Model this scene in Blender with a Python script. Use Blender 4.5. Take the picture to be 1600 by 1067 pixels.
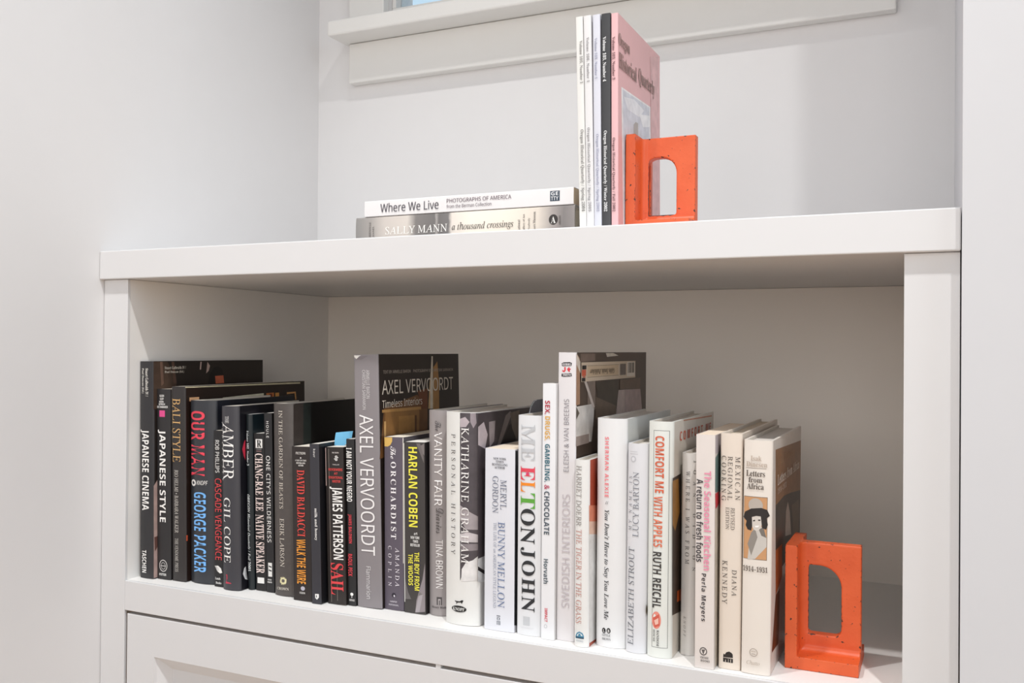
import bpy, bmesh, math, random
from mathutils import Matrix, Vector

SC = bpy.context.scene
COL = SC.collection
for _o in list(bpy.data.objects):
    bpy.data.objects.remove(_o, do_unlink=True)
R = math.radians
random.seed(4)

def lin(h):
    v = [int(h[i:i + 2], 16) / 255 for i in (0, 2, 4)]
    return tuple(c / 12.92 if c <= .04045 else ((c + .055) / 1.055) ** 2.4 for c in v) + (1,)

# ------------------------------------------------------------------ camera
# metres: x along the shelf, y into the wall, z up; z = 0 is the counter top, y = 0 its front edge
cam = bpy.data.cameras.new('camera')
cam.sensor_width = 36
cam.lens = 32.31
cam.clip_start = .01
camo = bpy.data.objects.new('camera', cam)
COL.objects.link(camo)
_yaw, _pit, _rol = .43552, .00691, .00804
_f = Vector((-math.sin(_yaw) * math.cos(_pit), math.cos(_yaw) * math.cos(_pit), math.sin(_pit)))
_r = Vector((math.cos(_yaw), math.sin(_yaw), 0))
_u = _r.cross(_f)
_r, _u = _r * math.cos(_rol) + _u * math.sin(_rol), _u * math.cos(_rol) - _r * math.sin(_rol)
_m = Matrix((_r, _u, -_f)).transposed().to_4x4()
_m.translation = (1.0333, -.8925, -.1263)
camo.matrix_world = _m
SC.camera = camo

# ------------------------------------------------------------------ light
world = bpy.data.worlds.new('world')
SC.world = world
world.use_nodes = True
nt = world.node_tree
bg = nt.nodes['Background']
tc = nt.nodes.new('ShaderNodeTexCoord')
sx = nt.nodes.new('ShaderNodeSeparateXYZ')
nt.links.new(tc.outputs['Generated'], sx.inputs[0])
def wramp(sock, stops):
    mp = nt.nodes.new('ShaderNodeMath')
    mp.operation = 'MULTIPLY_ADD'
    mp.inputs[1].default_value = .5
    mp.inputs[2].default_value = .5
    nt.links.new(sock, mp.inputs[0])
    rp = nt.nodes.new('ShaderNodeValToRGB')
    e = rp.color_ramp.elements
    e[0].position, e[0].color = stops[0]
    e[1].position, e[1].color = stops[-1]
    for p_, c_ in stops[1:-1]:
        e.new(p_).color = c_
    nt.links.new(mp.outputs[0], rp.inputs[0])
    return rp.outputs[0]
# added room glow: bright warm low, dim cool high; sky behind the window
room = wramp(sx.outputs['Z'], [(.25, (2.3, 1.85, 1.5, 1)), (.46, (1.5, 1.36, 1.23, 1)), (.56, (1.36, 1.38, 1.40, 1)), (.66, (.60, .70, .83, 1)), (.92, (.24, .30, .38, 1))])
behind = wramp(sx.outputs['Y'], [(.55, (0, 0, 0, 1)), (.75, (1, 1, 1, 1))])
mx = nt.nodes.new('ShaderNodeMix')
mx.data_type = 'RGBA'
nt.links.new(behind, mx.inputs[0])
nt.links.new(room, mx.inputs[6])
mx.inputs[7].default_value = (1.0, 1.4, 1.72, 1)
nt.links.new(mx.outputs[2], bg.inputs[0])
bg.inputs[1].default_value = .56

def spot(name, loc, aim, watts, size, blend, radius, col):
    l = bpy.data.lights.new(name, 'SPOT')
    l.energy = watts
    l.spot_size = R(size)
    l.spot_blend = blend
    l.shadow_soft_size = radius
    l.color = col
    o = bpy.data.objects.new(name, l)
    COL.objects.link(o)
    o.location = loc
    o.rotation_euler = (Vector(aim) - Vector(loc)).to_track_quat('-Z', 'Y').to_euler()
    return o

spot('ceiling_downlight', (.17, -.86, 2.20), (.52, -.33, -.44), 112, 60, 1.0, .04, (.99, .99, .985))
spot('ceiling_downlight', (1.42, -.92, 2.20), (.45, -.30, -.44), 145, 60, 1.0, .03, (.99, .99, .985))

# soft fill added behind the camera to brighten the inside of the compartment
al = bpy.data.lights.new('front_fill_light', 'AREA')
al.shape = 'RECTANGLE'
al.size, al.size_y = 2.2, 1.5
al.energy = 27
al.color = (1, .99, .98)
alo = bpy.data.objects.new('front_fill_light', al)
COL.objects.link(alo)
alo.location = (.55, -3.1, .55)
alo.rotation_euler = (R(90), 0, 0)

# cool fill added at the right to brighten the left wall
sl = bpy.data.lights.new('side_fill_light', 'AREA')
sl.shape = 'RECTANGLE'
sl.size, sl.size_y = 1.4, 1.3
sl.energy = 17
sl.color = (.80, .90, 1)
slo = bpy.data.objects.new('side_fill_light', sl)
COL.objects.link(slo)
slo.location = (3.1, -.95, .95)
slo.rotation_euler = (Vector((0, -.1, .2)) - Vector((3.1, -.95, .95))).to_track_quat('-Z', 'Y').to_euler()

vs = SC.view_settings
vs.view_transform = 'Standard'
vs.look = 'None'
vs.gamma = 1
vs.use_curve_mapping = False
vs.exposure = 0.0

# ------------------------------------------------------------------ materials
MATS = {}

def mat(key, hexa, rough=.45, vary=.05, scale=60, bump=0, spec=.4, kind=None, hex2=None):
    k = (key, hexa, rough, kind, hex2)
    if k in MATS:
        return MATS[k]
    m = bpy.data.materials.new(key)
    m.use_nodes = True
    t = m.node_tree
    b = t.nodes['Principled BSDF']
    b.inputs['Roughness'].default_value = rough
    b.inputs['Specular IOR Level'].default_value = spec
    c = lin(hexa)
    co = t.nodes.new('ShaderNodeTexCoord')
    n = t.nodes.new('ShaderNodeTexNoise')
    n.inputs['Scale'].default_value = scale
    n.inputs['Detail'].default_value = 4
    mixn = t.nodes.new('ShaderNodeMix')
    mixn.data_type = 'RGBA'
    A, B, OUT = mixn.inputs[6], mixn.inputs[7], mixn.outputs[2]
    if kind == 'streak':
        mpn = t.nodes.new('ShaderNodeMapping')
        mpn.inputs['Scale'].default_value = (6, 1, .25)
        t.links.new(co.outputs['Object'], mpn.inputs[0])
        t.links.new(mpn.outputs[0], n.inputs['Vector'])
    elif kind == 'pages':
        mpn = t.nodes.new('ShaderNodeMapping')
        mpn.inputs['Scale'].default_value = (25, .3, .3)
        t.links.new(co.outputs['Object'], mpn.inputs[0])
        t.links.new(mpn.outputs[0], n.inputs['Vector'])
    else:
        t.links.new(co.outputs['Object'], n.inputs['Vector'])
    A.default_value = tuple(max(0, x * (1 - vary)) for x in c[:3]) + (1,)
    B.default_value = tuple(min(1, x * (1 + vary)) for x in c[:3]) + (1,)
    if hex2:
        B.default_value = lin(hex2)
    t.links.new(n.outputs['Fac'], mixn.inputs[0])
    t.links.new(OUT, b.inputs['Base Color'])
    if bump:
        bn = t.nodes.new('ShaderNodeBump')
        bn.inputs['Strength'].default_value = bump
        bn.inputs['Distance'].default_value = .0004
        t.links.new(n.outputs['Fac'], bn.inputs['Height'])
        t.links.new(bn.outputs[0], b.inputs['Normal'])
    MATS[k] = m
    return m

def ramp_mat(key, stops, length):
    m = bpy.data.materials.new(key)
    m.use_nodes = True
    t = m.node_tree
    b = t.nodes['Principled BSDF']
    b.inputs['Roughness'].default_value = .4
    co = t.nodes.new('ShaderNodeTexCoord')
    n = t.nodes.new('ShaderNodeTexNoise')
    n.inputs['Scale'].default_value = 120
    t.links.new(co.outputs['Object'], n.inputs['Vector'])
    s = t.nodes.new('ShaderNodeSeparateXYZ')
    t.links.new(co.outputs['Object'], s.inputs[0])
    sc_ = t.nodes.new('ShaderNodeMath')
    sc_.operation = 'MULTIPLY'
    sc_.inputs[1].default_value = 1 / length
    t.links.new(s.outputs['Z'], sc_.inputs[0])
    a = t.nodes.new('ShaderNodeMath')
    a.operation = 'MULTIPLY_ADD'
    a.inputs[1].default_value = .012
    t.links.new(n.outputs['Fac'], a.inputs[0])
    t.links.new(sc_.outputs[0], a.inputs[2])
    r = t.nodes.new('ShaderNodeValToRGB')
    e = r.color_ramp.elements
    st = sorted(stops)
    e[0].position, e[0].color = st[0][0], lin(st[0][1])
    e[1].position, e[1].color = st[-1][0], lin(st[-1][1])
    for p, c in st[1:-1]:
        q = e.new(p)
        q.color = lin(c)
    t.links.new(a.outputs[0], r.inputs[0])
    t.links.new(r.outputs[0], b.inputs['Base Color'])
    return m

WALL = mat('wall_paint', 'e1dfde', .7, .012, 25, .05, .25)
CAB = mat('cabinet_paint', 'dbdada', .38, .01, 30, .04, .4)
TRIM = mat('trim_paint', 'e0deda', .4, .01, 30, .04, .4)
CABSIDE = mat('cabinet_paint_lightened', 'efece8', .5, .01, 30, .04, .3)  # front paint lightened in colour so the shaded inside looks brighter
CABIN = mat('cabinet_paint_lightened_warm', 'f1e8de', .5, .01, 30, .04, .3)  # front paint again, lightened and warmed to colour in the light inside
WOODF = mat('oak_floor', 'c9a37c', .45, .12, 9, .05, .4, kind='streak')
INK = lambda h: mat('printed_ink', h, .5, .03, 200)
PRINT = lambda h: mat('printed_picture', h, .38, .32, 85)

# ------------------------------------------------------------------ mesh helpers
def link(name, bm, mats, parent=None, smooth=False):
    me = bpy.data.meshes.new(name)
    bm.to_mesh(me)
    bm.free()
    for m in (mats if isinstance(mats, (list, tuple)) else [mats]):
        me.materials.append(m)
    if smooth:
        me.polygons.foreach_set('use_smooth', [True] * len(me.polygons))
    o = bpy.data.objects.new(name, me)
    COL.objects.link(o)
    if parent:
        o.parent = parent
    return o

def empty(name, loc, label=None, cat=None, group=None, kind=None):
    o = bpy.data.objects.new(name, None)
    o.empty_display_size = .02
    COL.objects.link(o)
    o.location = loc
    props(o, label, cat, group, kind)
    return o

def props(o, label=None, cat=None, group=None, kind=None):
    for k, v in (('label', label), ('category', cat), ('group', group), ('kind', kind)):
        if v:
            o[k] = v
    return o

def box(bm, a, b, bevel=0, mi=0):
    vs_ = [bm.verts.new((x, y, z)) for x in (a[0], b[0]) for y in (a[1], b[1]) for z in (a[2], b[2])]
    fs = [bm.faces.new([vs_[i] for i in q]) for q in ((0, 1, 3, 2), (4, 6, 7, 5), (0, 4, 5, 1), (2, 3, 7, 6), (0, 2, 6, 4), (1, 5, 7, 3))]
    for f in fs:
        f.material_index = mi
    if bevel:
        es = list({e for f in fs for e in f.edges})
        bmesh.ops.bevel(bm, geom=es, offset=bevel, segments=2, profile=.5, affect='EDGES')

def boxobj(name, a, b, m, parent=None, bevel=0):
    bm = bmesh.new()
    box(bm, a, b, bevel)
    return link(name, bm, m, parent)

def extrude_poly(bm, pts, z0, z1, mi=0, side_mi=None):
    """prism over a closed xy outline; side_mi(i) gives the material of side i"""
    lo = [bm.verts.new((x, y, z0)) for x, y in pts]
    hi = [bm.verts.new((x, y, z1)) for x, y in pts]
    n = len(pts)
    for i in range(n):
        f = bm.faces.new((lo[i], lo[(i + 1) % n], hi[(i + 1) % n], hi[i]))
        f.material_index = side_mi(i) if side_mi else mi
    for ring in (lo[::-1], hi):
        f = bm.faces.new(ring)
        f.material_index = mi

# ------------------------------------------------------------------ lettering
def _map(s, U, L, D=0, exc=()):
    o = ''
    for c in s:
        if c in exc:
            o += exc[c]
        elif 'A' <= c <= 'Z':
            o += chr(U + ord(c) - 65)
        elif 'a' <= c <= 'z':
            o += chr(L + ord(c) - 97)
        elif '0' <= c <= '9' and D:
            o += chr(D + ord(c) - 48)
        else:
            o += c
    return o

FONTS = {'sansn': lambda s: _map(s, 0x1D5A0, 0x1D5BA, 0x1D7E2), 'sansb': lambda s: _map(s, 0x1D5D4, 0x1D5EE, 0x1D7EC),
         'sansi': lambda s: _map(s, 0x1D608, 0x1D622, 0x1D7E2), 'serifb': lambda s: _map(s, 0x1D400, 0x1D41A, 0x1D7CE),
         'serifi': lambda s: _map(s, 0x1D434, 0x1D44E, 0, {'h': '\u210e'}), 'serifbi': lambda s: _map(s, 0x1D468, 0x1D482, 0x1D7CE),
         'serif': lambda s: _map(s, 0x1D434, 0x1D44E, 0, {'h': '\u210e'}),
         'script': lambda s: _map(s, 0x1D4D0, 0x1D4EA)}
TCACHE = {}
TS = bpy.data.scenes.new('type_setting')

def glyphs(s, font, spacing=1.0):
    """outline of a line of text as (points in a unit box, faces, width / height)"""
    k = (s, font, round(spacing, 3))
    if k in TCACHE:
        return TCACHE[k]
    c = bpy.data.curves.new('text', 'FONT')
    c.body = FONTS[font](s)
    if font == 'serif':
        c.shear = -.22
    c.space_character = spacing
    c.resolution_u = 3
    c.fill_mode = 'FRONT'
    o = bpy.data.objects.new('text', c)
    TS.collection.objects.link(o)
    TS.view_layers[0].update()
    dg = TS.view_layers[0].depsgraph
    me = bpy.data.meshes.new_from_object(o.evaluated_get(dg))
    pts = [v.co.copy() for v in me.vertices]
    faces = [tuple(p.vertices) for p in me.polygons]
    bpy.data.objects.remove(o)
    bpy.data.curves.remove(c)
    bpy.data.meshes.remove(me)
    x0, x1 = min(p.x for p in pts), max(p.x for p in pts)
    y0, y1 = min(p.y for p in pts), max(p.y for p in pts)
    w, h = max(x1 - x0, 1e-6), max(y1 - y0, 1e-6)
    TCACHE[k] = ([((p.x - x0) / w, (p.y - y0) / h) for p in pts], faces, w / h)
    return TCACHE[k]

def fit_text(s, font, length, height):
    """letter-spaced to fill length, else squeezed"""
    p, f, a = glyphs(s, font)
    want = length / height
    if want > a * 1.1 and len(s) > 2:
        _, _, a2 = glyphs(s, font, 2.0)
        sp = 1 + (want - a * 1.06) / max(a2 - a, 1e-3)
        p, f, a = glyphs(s, font, min(sp, 3.5))
    return p, f

def put_text(bm, s, font, u0, z0, u1, z1, mode, fn, mi):
    if mode in ('d', 'u'):
        p, f = fit_text(s, font, z1 - z0, u1 - u0)
    else:
        p, f = fit_text(s, font, u1 - u0, z1 - z0)
    vv = []
    for tx, ty in p:
        if mode == 'd':
            q = (u0 + ty * (u1 - u0), z1 - tx * (z1 - z0))
        elif mode == 'u':
            q = (u1 - ty * (u1 - u0), z0 + tx * (z1 - z0))
        elif mode == 'h180':
            q = (u1 - tx * (u1 - u0), z1 - ty * (z1 - z0))
        else:
            q = (u0 + tx * (u1 - u0), z0 + ty * (z1 - z0))
        vv.append(bm.verts.new(fn(*q)))
    for a in f:
        try:
            bm.faces.new([vv[i] for i in a]).material_index = mi
        except ValueError:
            pass

def shape_pts(D):
    k, c, p = D[0], D[1], D[2]
    if k == 'rect':
        return [[(p[0], p[1]), (p[2], p[1]), (p[2], p[3]), (p[0], p[3])]]
    if k in ('disk', 'oval'):
        cx, cy, rx, ry = (p[0] + p[2]) / 2, (p[1] + p[3]) / 2, abs(p[2] - p[0]) / 2, abs(p[3] - p[1]) / 2
        return [[(cx + rx * math.cos(a * R(15)), cy + ry * math.sin(a * R(15))) for a in range(24)]]
    if k in ('ring', 'frame'):
        cx, cy, rx, ry = (p[0] + p[2]) / 2, (p[1] + p[3]) / 2, abs(p[2] - p[0]) / 2, abs(p[3] - p[1]) / 2
        o = []
        if k == 'frame':
            t = .0004
            a, b, c_, d = p
            return [[(a, b), (c_, b), (c_, b + t), (a, b + t)], [(a, d - t), (c_, d - t), (c_, d), (a, d)],
                    [(a, b), (a + t, b), (a + t, d), (a, d)], [(c_ - t, b), (c_, b), (c_, d), (c_ - t, d)]]
        t = max(.0004, .14 * min(rx, ry))
        for a in range(24):
            a0, a1 = a * R(15), (a + 1) * R(15)
            o.append([(cx + q * math.cos(g), cy + s_ * math.sin(g)) for q, s_, g in ((rx, ry, a0), (rx, ry, a1), (rx - t, ry - t, a1), (rx - t, ry - t, a0))])
        return o
    if k == 'poly':
        return [[tuple(q) for q in p]]
    cx, cy, r = p
    if k == 'star':
        return [[(cx + r * (1 if a % 2 == 0 else .42) * math.cos(R(36 * a)), cy + r * (1 if a % 2 == 0 else .42) * math.sin(R(36 * a))) for a in range(10)]]
    return [[(cx + r * (1 if a % 2 == 0 else .66) * math.cos(R(9 * a)), cy + r * (1 if a % 2 == 0 else .66) * math.sin(R(9 * a))) for a in range(40)]]

def put_shape(bm, pts, fn, mi, cuts=()):
    """flat outline, cut at the given u so that it can follow a rounded spine"""
    b2 = bmesh.new()
    try:
        f = b2.faces.new([b2.verts.new((u, 0, z)) for u, z in pts])
    except ValueError:
        b2.free()
        return
    bmesh.ops.triangulate(b2, faces=[f])
    for c in cuts:
        bmesh.ops.bisect_plane(b2, geom=b2.verts[:] + b2.edges[:] + b2.faces[:], plane_co=(c, 0, 0), plane_no=(1, 0, 0))
    b2.verts.ensure_lookup_table()
    vv = [bm.verts.new(fn(v.co.x, v.co.z)) for v in b2.verts]
    for v in b2.verts:
        pass
    b2.verts.index_update()
    for f in b2.faces:
        bm.faces.new([vv[v.index] for v in f.verts]).material_index = mi
    b2.free()

class Mats:
    def __init__(self, fn):
        self.l, self.fn, self.d = [], fn, {}
    def __call__(self, h):
        if h not in self.d:
            self.d[h] = len(self.l)
            self.l.append(self.fn(h))
        return self.d[h]

# ------------------------------------------------------------------ the alcove
def struct(name, a, b, m):
    return props(boxobj(name, a, b, m), kind='structure')

struct('floor', (-.1, -2.6, -1.30), (2.6, .62, -1.25), WOODF)
props(struct('wall_left', (-.1, -2.6, -1.25), (0, .62, 1.35), WALL), label='white painted side wall left of the counter')
props(struct('wall_right', (1.0505, -.012, -1.25), (2.6, .62, 1.35), mat('wall_paint_darkened', 'd3d3d5', .7, .012, 25, .05, .25)), label='white painted wall beside the right end of the counter')  # wall paint darkened in colour so this wall looks less lit
bm = bmesh.new()
WX0, WX1, WZ0, WZ1 = .15, .90, .452, 1.05
for a, b in (((0, .4805, -1.25), (1.0505, .56, WZ0)), ((0, .4805, WZ1), (1.0505, .56, 1.35)), ((0, .4805, WZ0), (WX0, .56, WZ1)), ((WX1, .4805, WZ0), (1.0505, .56, WZ1))):
    box(bm, a, b)
props(link('wall_back', bm, WALL), kind='structure')

win = empty('window_1', (.5, .4805, .43), 'white framed window with a projecting sill above the counter', 'window', kind='structure')
def wpart(name, a, b, m, bev=.0015):
    o = boxobj(name, a, b, m, win, bev)
    o.matrix_parent_inverse = Matrix.Translation((-.5, -.4805, -.43))
    return o
wpart('apron', (.0795, .4605, .3405), (.9775, .4804, .4105), TRIM, .002)
wpart('sill', (.0685, .411, .4110), (.9885, .5, .4370), TRIM, .003)
wpart('casing', (.0775, .4625, .4372), (.1500, .4804, 1.12), TRIM)
wpart('casing', (.9000, .4625, .4372), (.9725, .4804, 1.12), TRIM)
wpart('casing', (.1502, .4625, 1.05), (.8998, .4804, 1.12), TRIM)
bm = bmesh.new()
for a, b in (((.1505, .49, .4525), (.8995, .525, .4735)), ((.1505, .49, 1.0), (.8995, .525, 1.0495)), ((.1505, .49, .4735), (.158, .525, 1.0)), ((.892, .49, .4735), (.8995, .525, 1.0))):
    box(bm, a, b, .001)
o = link('sash', bm, TRIM, win)
o.matrix_parent_inverse = Matrix.Translation((-.5, -.4805, -.43))
GL = bpy.data.materials.new('window_glass')
GL.use_nodes = True
g = GL.node_tree
for n_ in list(g.nodes):
    g.nodes.remove(n_)
go = g.nodes.new('ShaderNodeOutputMaterial')
gm = g.nodes.new('ShaderNodeMixShader')
gt = g.nodes.new('ShaderNodeBsdfTransparent')
gg = g.nodes.new('ShaderNodeBsdfGlossy')
gg.inputs['Roughness'].default_value = .02
gf = g.nodes.new('ShaderNodeFresnel')
gf.inputs[0].default_value = 1.45
g.links.new(gf.outputs[0], gm.inputs[0])
g.links.new(gt.outputs[0], gm.inputs[1])
g.links.new(gg.outputs[0], gm.inputs[2])
g.links.new(gm.outputs[0], go.inputs[0])
wpart('glass_pane', (.1575, .506, .473), (.8925, .510, 1.0005), GL, 0)

# ------------------------------------------------------------------ built-in cabinet
cab = empty('bookcase_cabinet', (.525, .2, -.62), 'white built-in cabinet with an open book compartment above drawers', 'cabinet')
def cpart(name, a, b, bev=.0008, m=CAB, parent=cab):
    o = boxobj(name, a, b, m, parent, bev)
    if parent is cab:
        o.matrix_parent_inverse = Matrix.Translation((-.525, -.2, .62))
    return o
XL, XR, YF, ZT, ZB = .0446, 1.0040, .00835, -.0381, -.44195
FB = .0125
cpart('stile', (.0008, YF, -.80), (XL, FB, ZT - .0004), .0003)
cpart('stile', (XR, YF, -.80), (1.0495, FB, ZT - .0004), .0003)
cpart('rail', (XL, YF, -.4816), (XR, FB, ZB), .0008)
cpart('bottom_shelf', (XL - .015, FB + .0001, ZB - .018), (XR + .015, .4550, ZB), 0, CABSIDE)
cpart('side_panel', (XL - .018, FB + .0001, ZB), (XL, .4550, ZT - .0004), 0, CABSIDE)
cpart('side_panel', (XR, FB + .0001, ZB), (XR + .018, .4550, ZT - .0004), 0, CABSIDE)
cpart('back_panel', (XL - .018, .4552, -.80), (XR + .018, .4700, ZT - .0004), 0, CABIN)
cpart('bottom_rail', (XL, YF, -.80), (XR, .028, -.762))
cpart('divider', (.5225, .0095, -.762), (.5288, .028, -.4818), 0)

def drawer(x0, x1, z0, z1, frame=.0492, top=.0512, slope=.0175, depth=.0150):
    y = YF
    y = YF + .0012
    rings = [(0, 0, y + .0004), (.0007, .0007, y), (frame, top, y), (frame + .0018, top + .0018, y + .0035), (frame + slope, top + slope, y + depth)]
    bm = bmesh.new()
    vr = []
    for dx, dz, yy in rings:
        vr.append([bm.verts.new(c) for c in ((x0 + dx, yy, z0 + dz), (x1 - dx, yy, z0 + dz), (x1 - dx, yy, z1 - dz), (x0 + dx, yy, z1 - dz))])
    back = [bm.verts.new(c) for c in ((x0, .027, z0), (x1, .027, z0), (x1, .027, z1), (x0, .027, z1))]
    vr.insert(0, back)
    for a, b in zip(vr, vr[1:]):
        for i in range(4):
            bm.faces.new((a[i], a[(i + 1) % 4], b[(i + 1) % 4], b[i]))
    bm.faces.new(vr[-1])
    bm.faces.new(back[::-1])
    o = link('drawer_front', bm, CAB, cab)
    o.matrix_parent_inverse = Matrix.Translation((-.525, -.2, .62))
    return o
drawer(.0483, .5238, -.758, -.4858)
drawer(.5275, 1.0004, -.758, -.4858)

ct = boxobj('countertop', (.0006, 0, ZT), (1.0498, .4800, 0), CAB, None, .0012)
props(ct, 'thick white countertop slab over the book compartment', 'countertop')

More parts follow.
